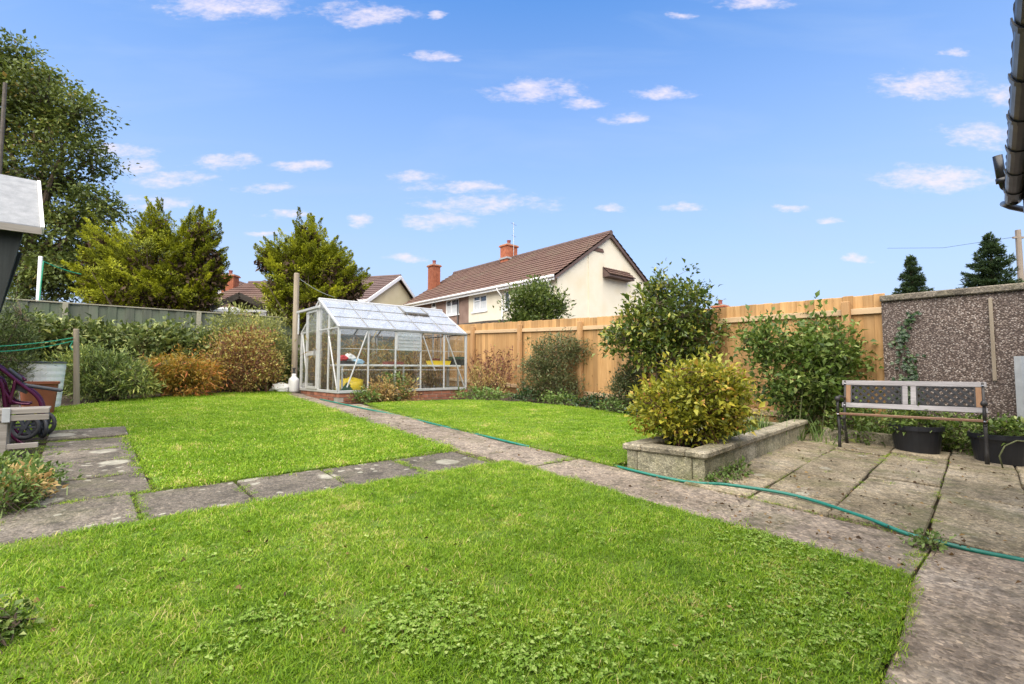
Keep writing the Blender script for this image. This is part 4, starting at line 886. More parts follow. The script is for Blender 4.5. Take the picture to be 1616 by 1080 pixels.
rd.build('ridge_tiles', 'roof_tile_dark', hs)['kind'] = 'stuff'
MB().prism([(14.62, V0 + .1, EZ - .06), (HX + .02, V0 + .1, EZ - .06), (HX + .02, V0 + .1, EZ - .09), (14.62, V0 + .1, EZ - .09)], (0, V1 - V0 - .2, 0)).build('soffit', 'white_paint', hs)
MB().box((14.60, (V0 + V1) / 2, EZ - .10), (.03, V1 - V0 - .1, .20)).build('fascia', 'white_paint', hs)
gt = MB(); gt.tube([(14.53, V0 + .02, EZ - .045), (14.53, V1, EZ - .045)], .065, 8); gt.build('gutter', 'white_paint', hs, smooth=True)
for (yy, rel) in ((14.25, .28), (17.55, .28)):
    MB().tube([(14.53, yy, EZ - .1), (14.56, yy, EZ - .22), (HX - .06, yy - .0, EZ - .48), (HX - .06, yy, EZ - .6), (HX - .06, yy, gz(14))], .04, 8).build('downpipe', 'white_paint', hs, smooth=True)
MB().tube([(HX - .06, HYM + .9, EZ - .25), (HX - .06, HYM + .9, gz(14))], .035, 8).build('downpipe', 'gutter_black', hs, smooth=True)
cb_ = atx(803, 410, RX)
chimney(hs, (RX, float(cb_[1])), .80, .62, RZ - .45, RZ + .85)
cy2 = V1 - .45; cx2 = float(aty(685, 440, cy2)[0]); chimney(hs, (cx2, cy2), .55, .6, 5.9, float(aty(685, 413, cy2)[2]) - .2)
ld = MB(); ld.box((RX, float(cb_[1]), RZ - .02), (.95, .75, .10)); ld.build('lead_flashing', 'lead', hs)
ae = MB(); ay = float(cb_[1]) - .42; ae.tube([(RX, ay, RZ + .1), (RX, ay, RZ + 2.1)], .018, 6)
for z_, l_ in ((2.0, .3), (1.3, .22)): ae.tube([(RX - l_, ay - l_ * .3, RZ + z_), (RX + l_, ay + l_ * .3, RZ + z_)], .012, 5)
ae.build('aerial', 'steel', hs)
lean = thing('lean_to', 'dark flat lean-to roof against the cream house wall above the fence', 'lean-to', (13.6, 18.2, gz(16)))
zf = float(atx(750, 510, 13.2)[2]); MB().prism([(12.9, 16.4, zf), (14.9, 16.4, zf + .22), (14.9, 16.4, zf + .12), (12.9, 16.4, zf - .1)], (0, 5.2, 0)).build('roof', 'dark_timber', lean)
for x in (13.0, 14.7):
    for y in (16.5, 19, 21.4): MB().box((x, y, (zf + gz(16)) / 2 - .05), (.1, .1, zf - gz(16) - .05)).build('post', 'dark_timber', lean)
# two more houses further off, seen side-on, their ridges square to the view
def side_house(name, label, D, xr0, xr1, yr, ye, mt_wall, mt_roof, width, hipL=0., chim=None, over=.25, yaw=0.):
    zr = float(atd((xr0 + xr1) / 2, yr, D)[2]); c0 = atd(xr0, yr, D); L_ = (xr1 - xr0) * D / F_PX; R = R2(yaw); rt = R @ RT; vh = R @ VH
    ze = float(atd((xr0 + xr1) / 2, ye, D - width / 2)[2]); b = np.array([c0[0], c0[1], 0]); o = thing(name, label, 'house', (b[0], b[1], gz(20)))
    P_ = lambda u, v, z: b + rt * u + vh * v + np.array([0, 0, z]); h = width / 2; zb = gz(20)
    for v in (-h + over, h - over): MB().prism([P_(over, v, zb), P_(L_ - over, v, zb), P_(L_ - over, v, ze), P_(over, v, ze)], vh * .1 * (1 if v < 0 else -1)).build('wall', mt_wall, o)
    for u in (over, L_ - over):
        MB().prism([P_(u, -h + over, zb), P_(u, h - over, zb), P_(u, h - over, ze + .1), P_(u, 0, (zr - .15) if not (hipL and u == over) else ze + .1), P_(u, -h + over, ze + .1)], rt * .1 * (1 if u == over else -1)).build('gable_wall', mt_wall, o)
    tiled_roof(P_(0, -h, ze), P_(L_, -h, ze), P_(L_, 0, zr), P_(hipL, 0, zr), o, mt_roof); tiled_roof(P_(0, h, ze), P_(L_, h, ze), P_(L_, 0, zr), P_(hipL, 0, zr), o, mt_roof)
    if hipL: tiled_roof(P_(0, -h, ze), P_(0, h, ze), P_(hipL, .02, zr), P_(hipL, -.02, zr), o, mt_roof)
    MB().tube([P_(hipL, 0, zr + .02), P_(L_, 0, zr + .02)], .11, 8).build('ridge_tiles', 'roof_tile_dark', o)
    q = MB(); q.bar(P_(L_ + .01, -h, ze - .06), P_(L_ + .01, 0, zr - .06), .05, .2); q.bar(P_(L_ + .01, h, ze - .06), P_(L_ + .01, 0, zr - .06), .05, .2); q.build('bargeboard', 'white_paint', o)
    MB().bar(P_(0, -h - .02, ze - .02), P_(L_, -h - .02, ze - .02), .1, .12).build('gutter', 'white_paint', o)
    if chim:
        u = (chim[0] - xr0) * D / F_PX; c = P_(u, chim[3], 0); chimney(o, (float(c[0]), float(c[1])), .75, .6, ze + .2, float(atd(chim[0], chim[2], D)[2]), rz=-ANG + yaw)
    return o
side_house('bungalow', 'brown tiled bungalow with yellow gable between conifer and cream house', 33, 470, 651, 446, 482, 'render_yellow', 'roof_tile_dark', 7.5, yaw=rad(-16))
side_house('bungalow', 'brown roofed bungalow with red brick chimney between the two golden conifers', 30, 352, 520, 447, 487, 'render_white', 'roof_tile', 7.5, hipL=1.6, chim=(359, 0, 432, .3))
wh = thing('white_house', 'white rendered house glimpsed beside the brick chimney behind conifer', 'house', atd(300, 500, 36) * np.array([1, 1, 0]) + np.array([0, 0, gz(20)]))
c = atd(318, 440, 36); zt = float(c[2])
MB().prism([atd(285, 500, 36) * np.array([1, 1, 0]) + np.array([0, 0, .6]), atd(349, 500, 36) * np.array([1, 1, 0]) + np.array([0, 0, .6]), atd(349, 500, 36) * np.array([1, 1, 0]) + np.array([0, 0, zt - .4]), atd(318, 500, 36) * np.array([1, 1, 0]) + np.array([0, 0, zt + .6]), atd(285, 500, 36) * np.array([1, 1, 0]) + np.array([0, 0, zt - .4])], VH * 6).build('wall', 'render_white', wh)
A0 = atd(283, 500, 35.8) * np.array([1, 1, 0]); A1 = atd(351, 500, 35.8) * np.array([1, 1, 0]); AM = atd(318, 500, 35.8) * np.array([1, 1, 0]); Z = lambda z: np.array([0, 0, z])
tiled_roof(A0 + Z(zt - .42), A0 + VH * 6.4 + Z(zt - .42), AM + VH * 6.4 + Z(zt + .68), AM + Z(zt + .68), wh, 'roof_tile'); tiled_roof(A1 + Z(zt - .42), A1 + VH * 6.4 + Z(zt - .42), AM + VH * 6.4 + Z(zt + .68), AM + Z(zt + .68), wh, 'roof_tile')
# timber gable shelter just beyond the old fence
sh_ = thing('timber_shelter', 'dark timber gabled garden shelter with a white post beyond the old fence', 'shelter', aty(378, 500, 15.6) * np.array([1, 1, 0]) + np.array([0, 0, gz(15.6)]))
ap, lf, rg_ = aty(377, 467, 15.6), aty(332, 488, 15.6), aty(428, 490, 15.6)
for dy in (0, 1.4):
    for e_ in (lf, rg_): MB().bar(ap + (0, dy, 0), e_ + (0, dy, 0), .08, .14, ch=.005).build('rafter', 'dark_timber', sh_)
for e_ in (lf, rg_): MB().prism([ap + (0, 0, .08), e_ + (0, 0, .08), e_ + (0, 1.4, .08), ap + (0, 1.4, .08)], (0, 0, .025)).build('roof', 'dark_timber', sh_)
MB().bar(lf + (0, 0, -.03), rg_ + (0, 0, -.03), .07, .07).build('tie_beam', 'white_paint', sh_)
for px in (372, 338, 424): q = aty(px, 486, 15.6); MB().box((q[0], 15.62, (q[2] + gz(15.6)) / 2), (.09, .09, q[2] - gz(15.6))).build('post', 'white_paint' if px == 372 else 'dark_timber', sh_)
# a lone chimney of a house lower down beyond the fence
cc_ = atx(1137, 492, 26.); fc = thing('distant_house', 'far house of which only brick chimney and pot show over the fence', 'house', (float(cc_[0]), float(cc_[1]), 0))
zt = float(atx(1137, 482, 26.)[2]); chimney(fc, (float(cc_[0]), float(cc_[1])), .62, .62, 1.5, zt + .02)
MB().box((float(cc_[0]), float(cc_[1]) - 1, 1.2), (8, 6, 2.4)).build('wall', 'render_cream', fc)
for s_ in (-1, 1): tiled_roof((cc_[0] - 4.2 * s_, cc_[1] - 4.3, 2.35), (cc_[0] - 4.2 * s_, cc_[1] + 2.3, 2.35), (cc_[0], cc_[1] + 2.3, 3.3), (cc_[0], cc_[1] - 4.3, 3.3), fc, 'roof_tile')

# the photographer's own house: eaves, gutter and wall along the apron
HA = math.atan(.064); own = thing('house_eaves', 'low rendered house whose black gutter and cream soffit overhang the patio', 'house', (0, -.6, 0)); ED = np.array([math.cos(HA), math.sin(HA), 0]); EN = np.array([math.sin(HA), -math.cos(HA), 0])
EO = np.array([0, -.168, 0.]); Pq = lambda u, v, z: EO + ED * u + EN * v + np.array([0, 0, z]); U0, U1, GZ = -6., 5.72, 2.42
wq = MB().prism([Pq(U0, .55, -.1), Pq(U1 - .25, .55, -.1), Pq(U1 - .25, .55, GZ - .1), Pq(U0, .55, GZ - .1)], EN * 6).build('wall', 'house_render', own)
MB().prism([Pq(U0, .06, GZ - .10), Pq(U1, .06, GZ - .10), Pq(U1, .56, GZ - .10), Pq(U0, .56, GZ - .10)], (0, 0, .02)).build('soffit', 'soffit', own)
MB().prism([Pq(U0, .05, GZ - .14), Pq(U1, .05, GZ - .14), Pq(U1, .075, GZ - .14), Pq(U0, .075, GZ - .14)], (0, 0, .2)).build('fascia', 'gutter_black', own)
MB().prism([Pq(U1 - .0, .06, GZ - .13), Pq(U1 - .0, 3.6, GZ - .13), Pq(U1 - .0, 3.6, GZ + 1.9), Pq(U1 - .0, .06, GZ + .06)], ED * .025).build('bargeboard', 'soffit', own)
tiled_roof(Pq(U0, -.02, GZ + .07), Pq(U1 + .03, -.02, GZ + .07), Pq(U1 + .03, 3.6, GZ + 2.0), Pq(U0, 3.6, GZ + 2.0), own, 'roof_tile_dark')
gq = MB()
n = 8; vs = []
for u in (U0, U1 + .01):
    for i in range(n + 1): a = math.pi * i / n; vs.append(Pq(u, -.0 - .055 * math.cos(a) * 1. - .0, GZ + .0 - .06 * math.sin(a)))
gq.add(vs, [(i, i + 1, n + 2 + i, n + 1 + i) for i in range(n)] + [tuple(range(n + 1, 2 * n + 2))]); go_ = gq.build('gutter', 'gutter_black', own); go_.modifiers.new('thick', 'SOLIDIFY').thickness = .004
u = U1 - .35
while u > 0:
    bq = MB(); vs = []
    for uu in (u, u + .05):
        for i in range(n + 1): a = math.pi * i / n; vs.append(Pq(uu, -.066 * math.cos(a), GZ - .070 * math.sin(a) + .004))
    bq.add(vs, [(i, i + 1, n + 2 + i, n + 1 + i) for i in range(n)]); b_ = bq.build('gutter_bracket', 'gutter_black', own); b_.modifiers.new('thick', 'SOLIDIFY').thickness = .006; u -= .52
q0, q1, q2, q3 = atd(1574, 246, 4.35), atd(1581, 285, 4.35), atd(1588, 297, 4.4), atd(1640, 304, 4.5)
MB().tube([q0, q0 * .5 + q1 * .5, q1], .034, 12).build('vent_pipe', 'gutter_black', own, smooth=True); MB().tube([q1 + (q1 - q0) * -.06, q1 * .6 + q2 * .4 + (q1 - q0) * .12, q2, q3], .030, 12).build('vent_pipe', 'gutter_black', own, smooth=True)
MB().tube([q1 - (q1 - q0) * .1, q1 + (q1 - q0) * .1], .041, 12).build('pipe_collar', 'gutter_black', own, smooth=True)
qa, qb = atd(1584, 322, 4.3), atd(1640, 336, 4.4); MB().tube([Pq(U1 - .06, .0, GZ - .05), qa + (0, 0, .0), qa * .8 + qb * .2 + (0, 0, -.01), qb], .026, 10).build('downpipe', 'gutter_black', own, smooth=True)

# ================================================================== TREES
def golden(name, label, px, D, outline, seed, n_pl, mt='leaf_golden', group=None, Lf=.05, core=True):
    """many upswept feathery plumes on spreading limbs; outline = pixel boxes of the crown's masses at depth D"""
    rng = np.random.default_rng(seed); b = atd(px, 560, D); base = np.array([b[0], b[1], gz(16) - .02]); o = thing(name, label, 'tree', base, group)
    lobes = [lobe(*q[:4], D, q[4] if len(q) > 4 else None) for q in outline]
    st, on = sample_lobes(lobes, n_pl, rng, .45, .3); cen = np.mean([l[0] for l in lobes], 0); cen[2] = min(l[0][2] - l[3] for l in lobes) * .4 + cen[2] * .6
    rel = st - cen; hf = np.clip((st[:, 2] - cen[2]) / (st[:, 2].max() - cen[2]), -.3, 1); rel[:, 2] = 0
    dirs = nrm(nrm(rel + rng.normal(size=rel.shape) * .5 * np.array([1, 1, 0])) * 1. - VH * .25 + rng.normal(size=st.shape) * .22); dirs[:, 2] = .12 + .25 * rng.random(len(st)) + 1.1 * np.clip(hf, 0, 1) ** 2.2; dirs = nrm(dirs)
    ln = .5 + .5 * rng.random(len(st)); st = st - dirs * ln[:, None] * .8
    v, t, ti = plumes(rng, st, dirs, ln, .12 + .08 * rng.random(len(st)), 470, Lf, .34, .2)
    tri_object('crown', v, t, mt, o, ti)
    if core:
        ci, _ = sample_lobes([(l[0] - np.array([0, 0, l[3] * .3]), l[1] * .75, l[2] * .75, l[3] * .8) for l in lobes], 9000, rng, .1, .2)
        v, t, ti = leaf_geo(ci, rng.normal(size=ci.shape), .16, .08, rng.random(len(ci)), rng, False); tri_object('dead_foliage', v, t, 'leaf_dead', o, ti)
    trk = MB(); trk.tube([base, base + (0, 0, .6), (base + cen) / 2 + (0, 0, .3), cen], [.16, .13, .10, .05], 8)
    for q in st[rng.choice(len(st), min(46, len(st)), replace=False)]:
        s_ = base + np.array([0, 0, .35 + .8 * rng.random()]); m_ = s_ * .45 + q * .55 - np.array([0, 0, .15]); trk.tube([s_, m_, q], [.045, .028, .008], 5)
    trk.build('trunk', 'bark', o, fix=False); return o
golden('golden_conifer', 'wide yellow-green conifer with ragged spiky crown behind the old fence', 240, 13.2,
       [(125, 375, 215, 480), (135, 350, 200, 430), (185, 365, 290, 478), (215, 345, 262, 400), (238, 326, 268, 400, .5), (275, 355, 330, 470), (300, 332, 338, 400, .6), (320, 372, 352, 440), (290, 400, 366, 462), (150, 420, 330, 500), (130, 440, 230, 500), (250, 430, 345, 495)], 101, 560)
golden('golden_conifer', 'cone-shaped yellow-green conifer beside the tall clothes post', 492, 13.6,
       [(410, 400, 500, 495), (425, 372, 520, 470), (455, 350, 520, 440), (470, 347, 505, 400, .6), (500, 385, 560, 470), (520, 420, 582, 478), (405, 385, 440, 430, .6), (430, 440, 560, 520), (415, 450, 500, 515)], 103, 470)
def leafy_tree(name, label, base, lobes, seed, nclus, nleaf, mt, L, spread, trunk_r):
    rng = np.random.default_rng(seed); o = thing(name, label, 'tree', base); base = np.array(base); cl, on = sample_lobes(lobes, nclus, rng, .3, 1.)
    top = np.mean([l[0] for l in lobes], 0); mb = MB(); mb.tube([base, base * .7 + top * .3, base * .35 + top * .65, top], [trunk_r, trunk_r * .8, trunk_r * .55, trunk_r * .2], 10)
    lim = []
    for l in lobes:
        s_ = base + (top - base) * (.3 + .5 * rng.random()); e_ = l[0]; m_ = (s_ + e_) / 2 + rng.normal(size=3) * .3; pts = [s_, m_, e_]; mb.tube(pts, [trunk_r * .4, trunk_r * .28, trunk_r * .1], 6); lim += [s_ * .5 + m_ * .5, m_, m_ * .5 + e_ * .5, e_]
    lim = np.array(lim)
    for c in cl:
        a = lim[np.argmin(((lim - c) ** 2).sum(1))]; mb.tube([a, (a + c) / 2 + rng.normal(size=3) * .15, c], [.03, .018, .006], 4, False)
    mb.build('trunk', 'bark', o, fix=False); cp = np.repeat(cl, nleaf, 0); off = rng.normal(size=cp.shape) * spread * np.array([1, 1, .6]); p = cp + off
    d = nrm(off) * .6 + rng.normal(size=p.shape) * .5 + np.array([0, 0, -.1]); tt = np.repeat(rng.normal(size=len(cl)) * .16, nleaf) + .42 + rng.normal(size=len(p)) * .2
    l_ = L * np.exp(rng.normal(size=len(p)) * .2); v, t, ti = leaf_geo(p, d, l_, l_ * .5, np.clip(tt, 0, 1), rng, False); tri_object('crown', v, t, mt, o, ti); return o
TD = 16.5; bt = atd(20, 520, TD)
leafy_tree('broadleaf_tree', 'tall dark green leafy tree rising behind the shed and old fence', (float(bt[0]), float(bt[1]), gz(16) - .02),
           [lobe(-120, 60, 60, 230, TD), lobe(-40, 45, 50, 160, TD), lobe(20, 100, 125, 220, TD), lobe(90, 150, 155, 215, TD, 1.), lobe(60, 200, 162, 290, TD), lobe(-60, 200, 110, 340, TD), lobe(115, 225, 170, 275, TD, .9), lobe(85, 280, 160, 360, TD), lobe(140, 300, 182, 350, TD, .8), lobe(40, 320, 150, 430, TD), lobe(-40, 330, 90, 460, TD), lobe(60, 390, 170, 475, TD), lobe(0, 420, 130, 480, TD), lobe(-260, 100, -60, 420, TD)],
           111, 620, 95, 'leaf_tree', .14, .24, .24)
def spire(name, label, px, base_y, top_y, w_px, D, seed, group=None):
    rng = np.random.default_rng(seed); b = atd(px, base_y, D); zt = float(atd(px, top_y, D)[2]); base = np.array([b[0], b[1], gz(b[1]) - .02]); o = thing(name, label, 'tree', base, group)
    zb = float(b[2]) - 1.0; R_ = w_px / 2 * D / F_PX * 1.25; st, dr_, ln = [], [], []
    for i in range(150):
        t = rng.random() ** 1.1; a = rng.random() * 6.283; L_ = R_ * (1 - t) * (.7 + .5 * rng.random()) + .10; st.append([b[0], b[1], zb + (zt - zb) * t]); dr_.append([math.cos(a), math.sin(a), .12 + .25 * rng.random()]); ln.append(L_)
    st.append([b[0], b[1], zt - .5]); dr_.append([0, 0, 1.]); ln.append(.5)
    v, t, ti = plumes(rng, np.array(st), nrm(np.array(dr_)), np.array(ln), np.full(len(st), .14), 230, .10, .3, .10); tri_object('crown', v, t, 'leaf_cypress', o, ti)
    MB().tube([base, (b[0], b[1], zb), (b[0], b[1], zt - .3)], [.16, .12, .02], 8).build('trunk', 'bark', o); return o
spire('conifer', 'small dark conifer tip showing over the pebbledash wall beside the fence', 1440, 462, 408, 46, 20, 121)
spire('conifer', 'larger dark conifer behind the pebbledash wall near the telegraph pole', 1567, 455, 370, 84, 17, 122)
tp = atd(1611, 440, 22); tpo = thing('telegraph_pole', 'wooden telegraph pole with wires behind the pebbledash wall', 'pole', (tp[0], tp[1], 0)); zt = float(atd(1611, 362, 22)[2])
MB().tube([(tp[0], tp[1], 0), (tp[0], tp[1], zt)], [.13, .10], 10).build('pole', 'pole_wood', tpo); MB().box((tp[0], tp[1], zt - .35), (.5, .08, .08), -ANG).build('cross_arm', 'pole_wood', tpo)
wz = atd(1400, 392, 30); MB().tube([(tp[0], tp[1], zt - .3), tuple((np.array([tp[0], tp[1], zt - .3]) + wz) / 2 - np.array([0, 0, .25])), tuple(wz)], .008, 4).build('wire', 'gutter_black', tpo)

# ================================================================== SHRUBS AND PLANTS
def gp(px, py, dz=0.): q = g(px, py, dz); return (float(q[0]), float(q[1]), gz(q[1]))
def on_ground(x, y): return (x, y, gz(y))
D = depth((7.55, 4.7, .8))
shrub('camellia', 'tall glossy green camellia bush in front of the orange fence behind the planter', 'bush', on_ground(7.5, 4.65),
      [lobe(985, 445, 1095, 560, D, .5), lobe(965, 480, 1050, 585, D, .5), lobe(1035, 440, 1115, 540, D, .5), lobe(1060, 505, 1150, 575, D, .5), lobe(1000, 520, 1120, 600, D, .5), lobe(1025, 425, 1070, 480, D, .3), lobe(955, 505, 1000, 560, D, .25)],
      'leaf_camellia', 470, 18, .085, .48, 201, spread=.085, nstem=16, stem_r=.016, inner=.3, base_r=.1, lat=-.10)
shrub('low_shrub', 'low dark small-leaved shrub at the foot of the camellia', 'bush', on_ground(7.45, 5.35), [lobe(962, 590, 1022, 655, depth((7.4, 5.4, .4)), .4), lobe(975, 575, 1015, 620, depth((7.4, 5.4, .4)), .3)], 'leaf_firethorn', 240, 30, .036, .5, 202, spread=.06, big=False, tint0=(.4, .2))
D = depth((7.6, 7.45, .8))
shrub('firethorn', 'grey-green spiny bush against the fence between greenhouse and camellia', 'bush', on_ground(7.6, 7.5), [lobe(818, 560, 905, 640, D, .5), lobe(825, 540, 890, 600, D, .45), lobe(840, 525, 920, 580, D, .3), lobe(885, 530, 935, 575, D, .2), lobe(830, 590, 920, 645, D, .45)],
      'leaf_firethorn', 620, 30, .048, .36, 203, spread=.075, big=False, nstem=22, stem_r=.008, inner=.25, tint0=(.48, .22), rnd_w=.8)
o = dry_plant('fuchsia', 'rust-red leggy plant with upright stems between greenhouse and firethorn', on_ground(7.35, 8.9), 1.15, 46, 204, .62, 'leaf_red', None, 'bark_red', .06, .55, 34)
shrub('goldenrod', 'yellowish weedy clump at the corner of the greenhouse by the fence', 'plant', on_ground(6.85, 8.75), [lobe(738, 575, 770, 632, depth((6.9, 8.8, .6)), .25), lobe(755, 590, 800, 635, depth((7.1, 8.6, .6)), .25)], 'leaf_dry', 90, 22, .05, .3, 205, spread=.06, tint0=(.7, .22))
rngp = np.random.default_rng(300)
for i, (x, y) in enumerate([(6.5, 7.95), (6.95, 7.4), (7.2, 6.75), (7.35, 6.1), (7.2, 5.3), (7.5, 5.9), (6.2, 8.35), (7.0, 4.5)]):
    shrub('ground_ivy', 'low ground cover ' + ['in front of the rust-red plant', 'at the left foot of the grey-green firethorn', 'at the right foot of the grey-green firethorn', 'on bare fence between firethorn and camellia at lawn edge', 'in front of the low dark shrub', 'close to the fence board left of the low dark shrub', 'at the greenhouse plinth corner by the fence', 'at the foot of the camellia behind the planter'][i], 'ground cover', on_ground(x, y), [(np.array([x, y, gz(y) + .06]), .34, .28, .12)], 'leaf_ivy' if i % 2 else 'leaf_weed', 46, 16, .045, .7, 310 + i, spread=.06, nstem=4, stem_r=.004, group='ground cover patches under the orange fence', zmin=.01)
D = depth((7.6, 2.5, .8))
shrub('rose_bush', 'bushy green shrub with pale leaf edges between bench and camellia', 'bush', on_ground(7.55, 2.5), [lobe(1180, 545, 1300, 650, D, .5), lobe(1190, 500, 1250, 580, D, .35), lobe(1240, 510, 1340, 610, D, .45), lobe(1265, 498, 1335, 570, D, .35), lobe(1290, 560, 1362, 640, D, .35), lobe(1200, 590, 1340, 670, D, .45), lobe(1175, 510, 1210, 560, D, .25), lobe(1310, 540, 1368, 590, D, .25)],
      'leaf_rose', 400, 16, .075, .55, 206, spread=.085, nstem=26, stem_r=.008, bark='bark_green', inner=.3, base_r=.2)
pb_ = pl(.62, .36, .17); D = depth(pb_ + (0, 0, .35))
shrub('variegated_shrub', 'yellow-green shrub with orange tinted leaves growing in the concrete planter', 'bush', pb_, [lobe(1012, 590, 1120, 690, D, .42), lobe(1080, 575, 1170, 690, D, .42), lobe(1060, 572, 1140, 640, D, .4), lobe(1000, 612, 1060, 685, D, .32), lobe(1110, 590, 1178, 680, D, .35), lobe(1040, 640, 1150, 704, D, .36)],
      'leaf_planter', 470, 18, .050, .52, 207, spread=.052, nstem=22, stem_r=.006, bark='bark_red', inner=.35, base_r=.14, outer_tint=.35, tint0=(.43, .17), zmin=.2)
# grassy weeds
def strap_clump(name, label, base, n, h, seed, mt='leaf_weed', lean=.6, wd=.010, group=None, rad_=.1, cat='weeds'):
    rg = np.random.default_rng(seed); vs, ts, ti = [], [], []; b = np.array(base, float)
    for i in range(n):
        a = rg.random() * 6.283; r0 = b + np.array([*rg.normal(size=2) * rad_, -.01]); L_ = h * (.5 + .7 * rg.random()); le = lean * (.3 + rg.random()); d = np.array([math.cos(a), math.sin(a), 0]); s_ = np.array([-d[1], d[0], 0]) * wd * (.6 + .7 * rg.random()) / 2; k0 = len(vs); tv = np.clip(.5 + rg.normal() * .25, 0, 1)
        for j, t in enumerate((0, .35, .7, 1.)):
            p_ = r0 + d * L_ * le * t ** 1.6 + np.array([0, 0, L_ * (t - .45 * le * t ** 2.4)]); w_ = (1, .95, .65, .06)[j]; vs += [p_ - s_ * w_, p_ + s_ * w_]; ti += [tv, tv]
        for j in range(3): q = k0 + 2 * j; ts += [(q, q + 1, q + 3), (q, q + 3, q + 2)]
    return tag(tri_object(name, np.array(vs), np.array(ts), mt, None, np.array(ti), b), label, cat, group)
for i in range(6): u = 1.25 + i * .3; strap_clump('grass_clump', 'bright green grass tufts growing in the planter behind its coping', pl(u, .38, .16), 90, .26, 400 + i, 'leaf_weed', group='grass tufts in the concrete planter', rad_=.13, wd=.007, cat='grass')
for i, (px, py) in enumerate([(1290, 690), (1345, 695), (1262, 700), (1392, 706), (1490, 712), (1515, 716), (1310, 680)]):
    q = gp(px, py); strap_clump('strappy_weed', 'arching strap-leaved weeds rooted behind the patio under the bench', (q[0] + .35, q[1], gz(q[1])), 46, .34, 420 + i, 'leaf_weed', .8, .014, 'strap-leaved weeds under the bench', .12)
for i, (x, y) in enumerate([(7.75, 1.55), (7.85, 1.0), (7.7, .75), (7.8, 1.9), (7.4, 1.75), (7.75, .2)]):
    shrub('ground_ivy', 'leafy green weed in the bed between bench and pebbledash wall', 'weeds', on_ground(x, y), [(np.array([x, y, gz(y) + .2]), .3, .25, .22)], 'leaf_rose', 60, 12, .05, .55, 440 + i, spread=.06, nstem=6, stem_r=.004, group='weeds in the bed behind the bench', zmin=.01)
# back border
D1 = depth((.35, 10.7, .7))
shrub('spreading_juniper', 'low feathery green juniper behind the short clothes post', 'bush', on_ground(.38, 10.75), [lobe(90, 565, 180, 636, D1, .55), lobe(130, 558, 220, 634, D1, .55), lobe(100, 555, 195, 600, D1, .5), lobe(180, 575, 235, 628, D1, .45)], 'leaf_juniper', 460, 28, .075, .17, 208, spread=.075, big=False, nstem=16, inner=.35, outer_tint=.5, tint0=(.55, .18), upb=.25)
D2 = depth((1.4, 11.0, .7))
shrub('japanese_maple', 'low orange and gold weeping maple before the bramble hedge', 'bush', on_ground(1.42, 11.0), [lobe(228, 568, 300, 626, D2, .5), lobe(262, 563, 335, 628, D2, .5), lobe(240, 562, 315, 605, D2, .45)], 'leaf_maple', 300, 30, .07, .22, 209, spread=.075, big=False, nstem=12, upb=-.25, outer_tint=.35, tint0=(.5, .2))
D3 = depth((2.55, 11.45, .8))
shrub('spirea', 'rounded red-brown twiggy shrub with pale leaf tips beside the plastic bag', 'bush', on_ground(2.62, 11.35), [lobe(330, 520, 425, 625, D3, .6), lobe(350, 515, 435, 600, D3, .6), lobe(325, 545, 450, 622, D3, .6)], 'leaf_spirea', 420, 26, .048, .45, 210, spread=.075, big=False, nstem=30, stem_r=.006, bark='bark_red', tint0=(.52, .26), outer_tint=.35, base_r=.2)
D4 = depth((2.85, 12.3, .9))
shrub('mock_orange', 'airy pale yellow-green shrub arching over the red-brown shrub', 'bush', on_ground(2.9, 12.3), [lobe(318, 505, 400, 585, D4, .5), lobe(360, 490, 450, 580, D4, .5), lobe(345, 485, 400, 540, D4, .4), lobe(400, 500, 455, 600, D4, .4), lobe(300, 530, 350, 590, D4, .4)], 'leaf_pale', 420, 24, .065, .32, 211, spread=.09, big=False, nstem=30, stem_r=.006, bark='bark_green', upb=.5, tint0=(.5, .25))
for i, (px, top, w_) in enumerate([(55, 512, 60), (95, 507, 62), (140, 512, 62), (185, 515, 62), (235, 517, 64), (282, 517, 62), (325, 522, 60), (440, 535, 44)]):
    D5 = depth((aty(px, 560, 12.7)[0], 12.7, 1.)); q = aty(px, 600, 12.7)
    shrub('bramble', 'arching green bramble thicket ' + ['behind the white water butt', 'behind the short clothes post', 'rising behind the juniper bush', 'between the juniper and the maple at the old fence', 'rising behind the orange maple', 'at the old fence between maple and red-brown shrub', 'behind the red-brown shrub below timber shelter', 'behind the tall clothes post by the greenhouse'][i], 'bramble', (float(q[0]), 12.7, gz(12.7)),
          [lobe(px - w_ * .62, top, px + w_ * .62, top + 75, D5, .75), lobe(px - w_ * .5, top + 45, px + w_ * .5, 622, D5, .7)], 'leaf_bramble', 240, 17, .095, .55, 500 + i, spread=.10, nstem=10, stem_r=.007, inner=.3, bark='bark_red', group='bramble thickets before the old fence', tint0=(.48, .24))
D6 = depth((-.75, 9.4, 1.))
shrub('conifer_hedge', 'upright feathery green conifer beside the white water butt', 'hedge', on_ground(-.95, 9.5), [lobe(-70, 485, 42, 620, D6, .5), lobe(-60, 470, 30, 560, D6, .5), lobe(-80, 540, 40, 650, D6, .5)], 'leaf_hedge', 460, 30, .05, .2, 212, spread=.06, big=False, nstem=14, upb=.6, tint0=(.5, .2))
DH = 15.5; hb = atd(842, 520, DH)
shrub('round_bush', 'dense dark green rounded bush before the cream house wall', 'bush', (float(hb[0]), float(hb[1]), gz(16)), [lobe(803, 460, 880, 520, DH, .8), lobe(820, 450, 868, 490, DH, .6), lobe(806, 490, 884, 560, DH, .8), lobe(866, 470, 892, 500, DH, .35)], 'leaf_house_bush', 330, 30, .10, .5, 213, spread=.15, nstem=8, stem_r=.03, big=False, inner=.5, zmin=.3)
